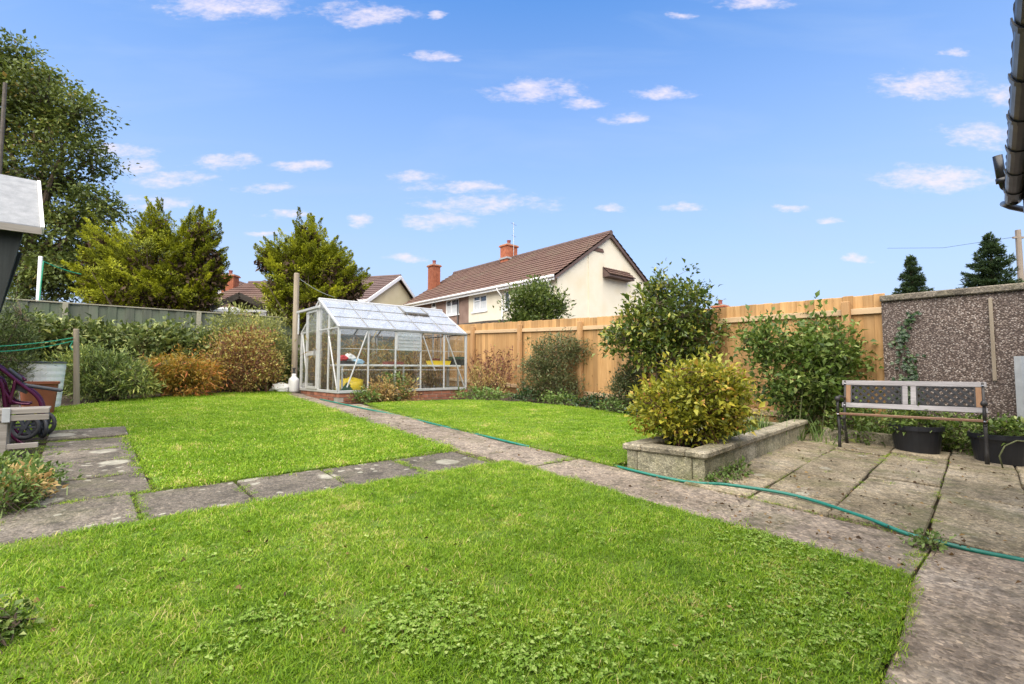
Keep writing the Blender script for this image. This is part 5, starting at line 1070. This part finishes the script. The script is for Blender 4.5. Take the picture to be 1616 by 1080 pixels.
# ivy up the pebbledash wall
rng = np.random.default_rng(61); iv = thing('ivy', 'dark green ivy climbing the left edge of the pebbledash wall', 'ivy', (8.19, 1.4, gz(1.4)))
ln_, P_ = [], []
for i in range(7):
    y0 = 1.46 - .05 * i * .6 + rng.normal() * .02; zt = .75 + .95 * rng.random(); zz = np.linspace(.05, zt, 12); yy = y0 - .10 * (zz / 1.7) ** 2 * (i % 3) * .6 + .02 * np.sin(zz * 9 + i); pts = np.column_stack([np.full(12, 8.192), yy, zz]); ln_.append((pts, .004))
    for _ in range(75): t = rng.random() * 11; k_ = int(t); q = pts[k_] * (1 - t + k_) + pts[min(k_ + 1, 11)] * (t - k_); P_.append(q + np.array([-.012 - .02 * rng.random(), rng.normal() * .03, rng.normal() * .025]))
for (a, b) in (((1.43, 1.35), (1.28, 1.72)),):
    for _ in range(70): t = rng.random(); P_.append(np.array([8.17 - .02 * rng.random(), a[0] + (b[0] - a[0]) * t + rng.normal() * .03, a[1] + (b[1] - a[1]) * t + rng.normal() * .03]))
stems_geo(ln_, 4).build('stems', 'bark', iv, fix=False); P_ = np.array(P_); v, t, ti = leaf_geo(P_, np.column_stack([-.35 + rng.normal(size=len(P_)) * .3, rng.normal(size=len(P_)), rng.normal(size=len(P_)) * .8 - .2]), .055, .048, np.clip(.5 + rng.normal(size=len(P_)) * .25, 0, 1), rng, True, up=np.tile([-1., 0, .3], (len(P_), 1))); tri_object('leaves', v, t, 'leaf_ivy', iv, ti)
# weeds by the left flags, by the planter, by the greenhouse plinth, in the near corner
for i, (px, py, h, mt, lab, gname) in enumerate([(20, 790, .24, 'leaf_weed', 'tangled green weeds beside the square flags below the walker', 'weeds beside the square flags'), (45, 775, .18, 'leaf_dry', 'rusty dry weed among the green weeds beside the square flags', None), (66, 752, .14, 'leaf_weed', 'tangled green weeds beside the square flags below the walker', 'weeds beside the square flags'), (15, 765, .2, 'leaf_rose', 'tangled green weeds beside the square flags below the walker', 'weeds beside the square flags'), (40, 742, .13, 'leaf_weed', 'tangled green weeds beside the square flags below the walker', 'weeds beside the square flags'), (8, 742, .17, 'leaf_rose', 'tangled green weeds beside the square flags below the walker', 'weeds beside the square flags')]):
    q = gp(px, py + 18); shrub('weed_clump', lab, 'weeds', q, [(np.array(q) + (-.06, 0, h * .42), .14, .16, h * .48)], mt, 80, 10, .036, .4, 600 + i, spread=.04, nstem=14, stem_r=.003, group=gname, zmin=.0, upb=.7)
    strap_clump('weed_grass', 'long grass blades standing among the weeds beside the flags', (q[0] - .08, q[1], q[2]), 50, h * .75, 620 + i, 'leaf_weed', .8, .006, 'long grass beside the flags', .09, 'grass')
q = gp(8, 1012); shrub('low_shrub', 'small dark green leafy plant in the lawn near corner', 'plant', q, [(np.array(q) + (-.07, .02, .035), .11, .11, .055)], 'leaf_rose', 70, 16, .020, .6, 640, spread=.025, nstem=8, stem_r=.003, zmin=.0)
for i, u in enumerate((.02, .28, .55)): q = pl(u, -.1, 0); shrub('weed_clump', 'small leafy weed at the foot of the planter corner', 'weeds', (q[0], q[1], gz(q[1])), [(np.array([q[0], q[1], gz(q[1]) + .03]), .09, .05, .045)], 'leaf_weed', 22, 9, .028, .6, 650 + i, spread=.025, nstem=4, stem_r=.002, group='weeds along the planter foot', zmin=0.)
q = gp(1195, 826 - 50 + 60); q = gp(1455, 862); shrub('weed_clump', 'yellow-green weed in the concrete joint beneath the hose', 'weeds', q, [(np.array(q) + (0, 0, .02), .10, .07, .03)], 'leaf_weed', 30, 9, .026, .55, 656, spread=.025, nstem=4, stem_r=.002, zmin=0., tint0=(.7, .2))
for i, (x, h, mt) in enumerate([(4.35, .42, 'leaf_dry'), (4.55, .48, 'leaf_weed'), (3.95, .16, 'leaf_weed'), (4.75, .36, 'leaf_dry'), (4.2, .28, 'leaf_dry')]):
    shrub('weed_clump', 'straggly dry weeds in front of the greenhouse glass', 'weeds', on_ground(x, 8.58), [(np.array([x, 8.58, gz(8.6) + h * .55]), .22, .14, h * .6)], mt, 60, 10, .055, .35, 660 + i, spread=.07, nstem=14, stem_r=.003, group='dry weeds before the greenhouse', zmin=0., upb=.6)

# ================================================================== GARDEN THINGS
# park bench with cast-iron ends
BA = np.array([6.66, 1.77]); BB = np.array([6.765, .505]); bl = np.linalg.norm(BB - BA); bd = (BB - BA) / bl; bn = np.array([-bd[1], bd[0]]); bn = bn if bn[0] > 0 else -bn
bz = gz(1.14) + .012; Bq = lambda u, v, z: np.array([*(BA + bd * u + bn * v), bz + z])
bench = thing('park_bench', 'weathered park bench with black lattice back and cast-iron ends', 'bench', Bq(bl / 2, .2, 0))
for u in (.02, bl - .02):
    e_ = MB(); e_.tube([Bq(u, -.02, 0), Bq(u, .0, .12), Bq(u, .015, .25), Bq(u, -.01, .40)], [.019, .016, .015, .017], 8); e_.tube([Bq(u, .44, 0), Bq(u, .40, .14), Bq(u, .33, .28), Bq(u, .33, .38), Bq(u, .40, .55), Bq(u, .46, .80)], [.019, .016, .015, .016, .015, .013], 8)
    e_.tube([Bq(u, -.02, .385), Bq(u, .1, .36), Bq(u, .25, .35), Bq(u, .36, .385)], .016, 8); e_.tube([Bq(u, -.02, .40), Bq(u, -.05, .50), Bq(u, -.02, .60), Bq(u, .1, .625), Bq(u, .25, .61), Bq(u, .40, .585)], .014, 8)
    e_.tube([Bq(u, .02, .22), Bq(u, .12, .28), Bq(u, .22, .22), Bq(u, .3, .26)], .010, 6); e_.lathe([(.0, -.03), (.025, -.02), (.03, 0), (.02, .025), (0, .03)], Bq(u, -.045, .60), 10)
    io_ = e_.build('iron_end', 'iron', bench, smooth=True)
    for (v_, z_) in ((-.03, .42), (.375, .505), (.455, .765)): MB().lathe([(.0, .010), (.010, .008), (.013, 0), (0, -.002)], Bq(u, v_ - .02, z_), 8).build('bolt', 'steel', io_)
MB().bar(Bq(.0, -.005, .425), Bq(bl, -.005, .425), .062, .024, ch=.004).build('seat_slat', 'seat_wood', bench)
bk_ = lambda u, z: Bq(u, .375 + (z - .45) * .26, z)
up_ = np.array([*(bn * .26), 1.]); up_ /= np.linalg.norm(up_)
for z in (.505, .775): MB().bar(bk_(-.01, z), bk_(bl + .01, z), .024, .058, up=up_, ch=.004).build('back_rail', 'silver_wood', bench)
def stile(u, w_, mt): MB().bar(bk_(u, .534), bk_(u, .745), w_, .022, up=(*bn, 0), ch=.003).build('back_slat', mt, bench)
stile(.055, .05, 'slat_brown'); stile(bl - .055, .05, 'slat_brown'); stile(bl / 2 - .035, .05, 'silver_wood'); stile(bl / 2 + .04, .05, 'silver_wood')
for (u0, u1) in ((.085, bl / 2 - .065), (bl / 2 + .07, bl - .085)):
    lt = MB(); z0, z1 = .537, .742; H_ = z1 - z0
    for (a, b) in (((u0, z0), (u1, z0)), ((u0, z1), (u1, z1)), ((u0, z0), (u0, z1)), ((u1, z0), (u1, z1))): lt.bar(bk_(*a), bk_(*b), .014, .02, up=(*bn, 0))
    for sgn in (1, -1):
        s_ = u0 - H_
        while s_ < u1:
            a0, a1 = s_, s_ + H_; lo, hi = max(a0, u0), min(a1, u1)
            if hi - lo > .01:
                f_ = lambda u: z0 + (u - s_) if sgn > 0 else z1 - (u - s_)
                lt.bar(bk_(lo, f_(lo)) + np.array([*bn, 0]) * .004 * sgn, bk_(hi, f_(hi)) + np.array([*bn, 0]) * .004 * sgn, .026, .007, up=(*bn, 0))
            s_ += .078
    lt.build('lattice_panel', 'lattice', bench)
def pot(name, label, c, r0, r1, h, mt, fill='peat', rim=.018, sq=1.):
    o = thing(name, label, 'pot', c); MB().lathe([(0, 0), (r0, 0), (r0 * 1.01, .01), (r1, h - .05), (r1 + rim, h - .05), (r1 + rim, h), (r1 - .008, h), (r0 * .97, .03), (0, .03)], c, 28, sq).build('pot_body', mt, o, smooth=False)
    MB().lathe([(0, h - .055), (r1 * .98, h - .06), (r1 * .9, h - .1)], c, 20, sq).build('soil', fill, o); return o
for i, (c, lab) in enumerate((((7.25, 1.14), 'round black plastic pot of weeds under the middle of the bench'), ((7.28, .46), 'round black plastic pot by the bench end near metal sheet'))):
    cc = (c[0], c[1], gz(c[1])); pot('plant_pot', lab, cc, .20, .235, .31, 'black_plastic')
    shrub('pot_plant', ['leafy green weeds growing in the black pot under bench', 'leafy green weeds growing in the black pot by metal sheet'][i], 'plant', (cc[0], cc[1], cc[2] + .26), [(np.array(cc) + (0, 0, .33), .25, .2, .10)], 'leaf_rose', 60, 12, .05, .5, 700 + i, spread=.05, nstem=8, stem_r=.003, zmin=.2)
MB_h = MB(); MB_h.tube([(6.82, .42, .03), (6.8, .44, .15), (6.84, .40, .25), (6.95, .32, .30), (7.1, .22, .28), (7.2, .15, .2)], .007, 6); tag(MB_h.build('hooped_cane', 'bark_green', smooth=True), 'pale hooped stem arching beside the bench end and black pot', 'cane')
# garden hose along the path and over the patio edge
hp = [(505, 630), (575, 645), (630, 656), (680, 668), (720, 678), (772, 690), (818, 701), (840, 706), (880, 716), (950, 731), (985, 739), (1040, 752), (1100, 763), (1150, 768), (1200, 775), (1245, 783), (1290, 795), (1335, 810), (1380, 825), (1430, 842), (1480, 855), (1540, 869), (1616, 885), (1700, 905)]
pts = []
for i, (x, y) in enumerate(hp):
    q = g(x, y, .014); hid = 600 < x < 670 or 690 < x < 755 or 825 < x < 965; pts.append(np.array([q[0] + (.10 if hid else 0), q[1], gz(q[1]) + (-.012 if hid else .013)]))
def spline(P_, m_=6):
    P_ = [P_[0]] + list(P_) + [P_[-1]]; out_ = []
    for i in range(1, len(P_) - 2):
        for t in np.linspace(0, 1, m_, endpoint=False): a, b, c, d = P_[i - 1:i + 3]; out_.append(.5 * (2 * b + (c - a) * t + (2 * a - 5 * b + 4 * c - d) * t * t + (3 * b - a - 3 * c + d) * t ** 3))
    return out_ + [P_[-2]]
sp = spline(pts); sp = [p_ + (0, 0, float(np.interp(p_[0], [3.64, 3.74], [0, .014])) if p_[1] < 2.2 else 0) for p_ in sp]
tag(MB().tube(sp, .0115, 10).build('garden_hose', 'hose', smooth=True), 'teal green garden hose snaking from the greenhouse along path and patio', 'hose')
# sprayer bottle, plastic bag, white stone by the greenhouse
sp_ = thing('sprayer_bottle', 'white plastic pressure sprayer bottle beside the greenhouse door', 'bottle', (3.47, 11.22, gz(11.22)))
MB().lathe([(0, 0), (.10, 0), (.11, .02), (.11, .24), (.10, .29), (.055, .33), (.045, .36), (.045, .40), (0, .40)], sp_.location, 20).build('bottle_body', 'white_plastic', sp_, smooth=True)
MB().lathe([(0, .40), (.03, .40), (.03, .44), (.02, .45), (.02, .50), (.035, .505), (.035, .53), (0, .53)], sp_.location, 14).build('pump_handle', 'grey_plastic', sp_)
blob('plastic_bag', 'crumpled pale plastic bag on the ground beside the sprayer bottle', 'bag', (3.22, 11.3, gz(11.3) + .07), (.17, .15, .11), 'white_plastic', 12, .45)
blob('stone', 'square white stone against the corner of the brick plinth', 'stone', (4.62, 8.68, gz(8.7) + .09), (.085, .08, .10), 'stone_white', 13, .14)
# clothes posts and lines
def post(name, label, p_, h, r_, mt, lean=(0, 0)):
    o = thing(name, label, 'post', p_); a = np.array(p_); MB().tube([a + (0, 0, -.05), a + np.array([lean[0] * .5, lean[1] * .5, h * .5]), a + np.array([lean[0], lean[1], h - .012]), a + np.array([lean[0], lean[1], h])], [r_ * 1.08, r_, r_ * .95, r_ * .8], 10).build('post', mt, o, smooth=False); return o
p1 = gp(121, 640); po1 = post('clothes_post', 'short weathered round timber post standing before the juniper', p1, 1.17, .038, 'grey_post', (-.05, 0)); t1 = np.array(p1) + (-.05, 0, 1.0)
p2 = aty(464, 600, 11.6); p2 = (float(p2[0]), 11.6, gz(11.6)); post('clothes_post', 'tall square timber post standing beside the greenhouse door', p2, 2.70, .062, 'grey_post'); t2 = np.array(p2) + (0, 0, 2.62)
wp = aty(60, 480, 14.6); wpo = post('line_pole', 'slim white metal pole standing behind the old fence', (float(wp[0]), 14.6, gz(14.6)), float(aty(64, 405, 14.6)[2]) - gz(14.6), .04, 'white_paint')
def rope(label, A, B, sag, mt, r_=.006, extra=None):
    A, B = np.array(A, float), np.array(B, float); ts = np.linspace(0, 1, 16); q = MB().tube([A + (B - A) * t - np.array([0, 0, sag * 4 * t * (1 - t)]) for t in ts], r_, 6)
    if extra: q.tube(extra, r_, 6)
    return tag(q.build('washing_line', mt), label, 'rope')
kn = [t1 + (-.02, 0, .0), t1 + (-.06, -.02, -.10), t1 + (-.03, -.03, -.16)]
rope('green washing line tied to the short post running towards the shed', t1 + (-.035, -.02, .03), aty(-60, 549, 8.0), .03, 'rope_green', .007, kn); rope('lower green washing line tied beneath the first on short post', t1 + (-.035, -.02, -.02), aty(-60, 556, 8.0), .05, 'rope_green', .007)
A = np.array([wp[0], 14.6, float(aty(64, 412, 14.6)[2])]); rope('green line from white pole to the golden conifer', A + (.04, 0, 0), aty(128, 433, 15.2), .03, 'rope_green', .012, [A + (.05, -.03, 0), A + (.03, -.05, -.5), A + (.02, -.05, -1.1)])
rope('thin pale washing line sagging from the tall post over greenhouse roof', t2, aty(560, 471, 13.9), .18, 'rope_pale', .008)
# water butt, brown bin
wb = gp(66, 645); wb = (float(aty(66, 600, 9.75)[0]), 9.75, gz(9.75)); wo = thing('water_butt', 'white ribbed plastic water butt with dark lid beside the conifer', 'water butt', wb)
MB().lathe([(0, 0), (.20, 0)] + [(.21 + .045 * t + .003 * (i % 2), .66 * t) for i, t in enumerate(np.linspace(0.02, 1, 16))] + [(.23, .66), (.22, .60), (0, .60)], wb, 28).build('butt_body', 'white_plastic', wo); MB().lathe([(0, .675), (.24, .67), (.265, .66), (.265, .645), (.0, .645)], wb, 28).build('lid', 'grey_plastic', wo)
bb = (float(aty(63, 600, 9.0)[0]), 9.0, gz(9.0)); bo = thing('brown_bin', 'rust-brown square plastic tub in front of the white water butt', 'tub', bb)
MB().lathe([(0, 0), (.15, 0), (.185, .40), (.20, .40), (.20, .43), (.17, .43), (.14, .03), (0, .03)], bb, 32, 5., .785 * 0).build('tub_body', 'terracotta', bo)
# timber seat frame, walker, shed at the left edge
Ys = 5.95; tb0 = aty(-40, 655, Ys); te = aty(78, 655, Ys); sb = thing('slatted_bench', 'weathered grey slatted timber seat in front of the purple walker', 'seat', (float(tb0[0]), Ys, gz(Ys)))
zs = float(aty(40, 647, Ys)[2]); x0_, x1_ = float(te[0]) - 1.25, float(te[0])
for (yy, zz, h_) in ((Ys, zs - .012, .045), (Ys, zs - .067, .05)): MB().bar((x0_, yy, zz), (x1_, yy, zz), .03, h_, ch=.004).build('front_rail', 'bench_grey', sb)
for i in range(3): MB().bar((x0_, Ys + .07 + i * .09, zs + .0), (x1_, Ys + .07 + i * .09, zs), .075, .022, ch=.004).build('seat_slat', 'bench_grey', sb)
lx = float(aty(4, 690, Ys)[0])
for x in (lx, x0_ + .06):
    for yy in (Ys + .03, Ys + .27): MB().box((x, yy, (zs + gz(Ys)) / 2 - .02), (.05, .05, zs - gz(Ys) - .02), ch=.004).build('leg', 'bench_grey', sb)
MB().bar((x0_ + .06, Ys + .03, gz(Ys) + .07), (float(aty(60, 705, Ys)[0]), Ys + .03, gz(Ys) + .07), .04, .045, ch=.004).build('stretcher', 'bench_grey', sb)
cl_ = float(aty(10, 655, Ys)[0]); MB().box((cl_, Ys - .02, zs - .04), (.05, .012, .12), ch=.002).build('metal_plate', 'galvanised', sb)
Yw = 6.65; W = lambda px, py, dy=0.: aty(px, py, Yw) + np.array([0, dy, 0]); wk = thing('wheeled_walker', 'folded purple wheeled walker parked behind the grey timber seat', 'walker', W(40, 690) * np.array([1, 1, 0]) + np.array([0, 0, gz(Yw)]))
def rail(pts, r_=.016, nm='frame_tube', mt='purple_paint'): return MB().tube(spline([np.array(p_) for p_ in pts], 5), r_, 10).build(nm, mt, wk, smooth=True)
for dy in (0., .24):
    rail([W(-30, 560, dy), W(5, 585, dy), W(35, 608, dy), W(58, 626, dy), W(67, 645, dy), W(68, 664, dy)]); rail([W(-30, 592, dy), W(0, 600, dy), W(8, 640, dy), W(12, 665, dy), W(22, 685, dy), W(32, 690, dy)], .015); rail([W(-18, 575, dy), W(2, 610, dy), W(18, 632, dy), W(30, 637, dy), W(48, 638, dy)], .013)
rail([W(8, 655, -.04), W(14, 672, -.06), W(24, 690, -.08), W(40, 700, -.10)], .015); rail([W(24, 600, 0), W(20, 620, .0), W(16, 636, .0), W(26, 637, .05)], .014); rail([W(12, 582, .05), W(38, 602, .05)], .017, 'hand_grip', 'grey_plastic'); rail([W(40, 600, 0), W(32, 594, .1), W(24, 590, .24)], .012)
MB().bar(W(30, 607, .04), W(99, 617, .04), .05, .035, ch=.012).build('brake_arm', 'grey_plastic', wk)
MB().prism([W(26, 600, .02), W(44, 608, .02), W(40, 622, .02), W(22, 614, .02)], (0, .22, 0)).build('seat_pad', 'black_plastic', wk)
def wheel(c, r_, yaw, nm='wheel'):
    c = np.array(c); ax = np.array([math.cos(yaw), math.sin(yaw), 0]); t_ = MB(); s_ = MB(); e1 = np.array([-ax[1], ax[0], 0]); e2 = np.array([0, 0, 1.])
    ring = [c + r_ * .86 * (math.cos(a) * e1 + math.sin(a) * e2) for a in np.linspace(0, 2 * math.pi, 29)]; t_.tube(ring, r_ * .15, 8, False); wo_ = t_.build(nm, 'tyre', wk, smooth=True)
    for i in range(6): a = i * math.pi / 3; s_.bar(c, c + r_ * .78 * (math.cos(a) * e1 + math.sin(a) * e2), .014, .02)
    s_.tube([c - ax * .022, c + ax * .022], .024, 10); s_.tube([c + r_ * .74 * (math.cos(a) * e1 + math.sin(a) * e2) for a in np.linspace(0, 2 * math.pi, 25)], .007, 6, False); s_.build('rim', 'grey_plastic', wo_); return wo_
gw = gz(Yw)
for (px, dy, r_, yw) in ((67, -.06, .10, .35), (66, .24, .12, .9), (40, -.10, .12, 1.2), (34, .26, .12, 1.4)):
    x = float(aty(px, 690, Yw)[0]); wheel((x, Yw + dy, gw + r_ + .03), r_, yw)
    if px > 60: rail([(x, Yw + dy, gw + .13), (x + .035, Yw + dy, gw + .17), (x + .02, Yw + dy, gw + .27)], .017, 'castor_fork', 'black_plastic')
sd = thing('garden_shed', 'dark timber shed with grey felt roof and white edge trim at the lawn side', 'shed', (-1.3, 6.6, gz(6.6)))
S0 = aty(64, 364, 6.1); S1 = aty(58, 291, 6.75); xe = float(S0[0]); xe1 = float(S1[0]); xe2 = xe + (xe1 - xe) / .65 * 1.8; zs0, zs1 = float(S0[2]), float(S1[2]); xl = -2.4
MB().prism([(xl, 6.1, zs0), (xe, 6.1, zs0), (xe1, 6.75, zs1), (xl, 6.75, zs1)], (0, 0, .035)).build('roof', 'felt', sd); MB().prism([(xl, 6.75, zs1), (xe1, 6.75, zs1), (xe2, 7.9, zs1 - .12), (xl, 7.9, zs1 - .12)], (0, 0, .035)).build('roof', 'felt', sd)
MB().bar((xl, 6.085, zs0 - .01), (xe + .01, 6.085, zs0 - .01), .02, .06).build('fascia', 'bench_grey', sd); MB().bar((xe + .012, 6.09, zs0 + .0), (xe1 + .012, 6.76, zs1 + .01), .024, .075).build('verge_trim', 'white_paint', sd); MB().bar((xe1 + .012, 6.77, zs1), (xe2 + .012, 7.9, zs1 - .12), .024, .075).build('verge_trim', 'white_paint', sd)
xw = float(aty(-14, 520, 7.75)[0])
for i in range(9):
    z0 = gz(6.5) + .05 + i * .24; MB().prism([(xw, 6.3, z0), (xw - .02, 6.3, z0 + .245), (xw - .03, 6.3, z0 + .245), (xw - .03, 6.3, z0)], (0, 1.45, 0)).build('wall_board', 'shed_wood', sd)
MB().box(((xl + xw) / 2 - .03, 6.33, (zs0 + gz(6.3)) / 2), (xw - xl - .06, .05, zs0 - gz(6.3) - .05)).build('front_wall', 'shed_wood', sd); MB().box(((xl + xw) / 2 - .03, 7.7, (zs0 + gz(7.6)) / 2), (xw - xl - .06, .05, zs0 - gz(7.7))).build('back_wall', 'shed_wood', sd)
for yy in (6.2, 7.3):
    a = aty(36, 372, yy); b = aty(-10, 520, yy); MB().prism([(xw - .05, yy, zs0 - .02), (float(a[0]), yy, zs0 - .02), (float(b[0]), yy, float(b[2])), (xw - .05, yy, float(b[2]) - .1)], (0, .05, 0)).build('bracket', 'shed_wood', sd)
fn = aty(4, 200, 8.6); MB().tube([(float(fn[0]), 8.6, gz(8.6)), (float(fn[0]), 8.6, float(aty(4, 132, 8.6)[2]))], .028, 8); tag(MB().tube([(float(fn[0]), 8.6, gz(8.6)), (float(fn[0]), 8.6, float(aty(4, 130, 8.6)[2]))], .02, 8).build('flue_pole', 'dark_timber'), 'thin dark pole rising behind the felt shed roof', 'pole')

# fallen leaves and crumbs of soil on the paving
rng = np.random.default_rng(77); n = 420; q = np.column_stack([3.0 + 3.9 * rng.random(n) ** 1.2, -.3 + 2.3 * rng.random(n)]); q[:120] = np.column_stack([2.95 + .7 * rng.random(120), .5 + 7 * rng.random(120)]); q[120:170] = np.column_stack([-.3 + 2.9 * rng.random(50), .6 + 2.6 * rng.random(50)])
a = rng.random(n) * 6.28; v, t, ti = leaf_geo(np.column_stack([q, SL * q[:, 1] + .022 + .004 * rng.random(n)]), np.column_stack([np.cos(a), np.sin(a), rng.normal(size=n) * .15]), .018 + .022 * rng.random(n), .012 + .012 * rng.random(n), rng.random(n), rng, True)
tag(tri_object('fallen_leaves', v, t, 'leaf_litter', None, ti, np.array([4., 1., gz(1)])), 'small brown fallen leaves scattered over patio and path', 'leaves', kind='stuff')
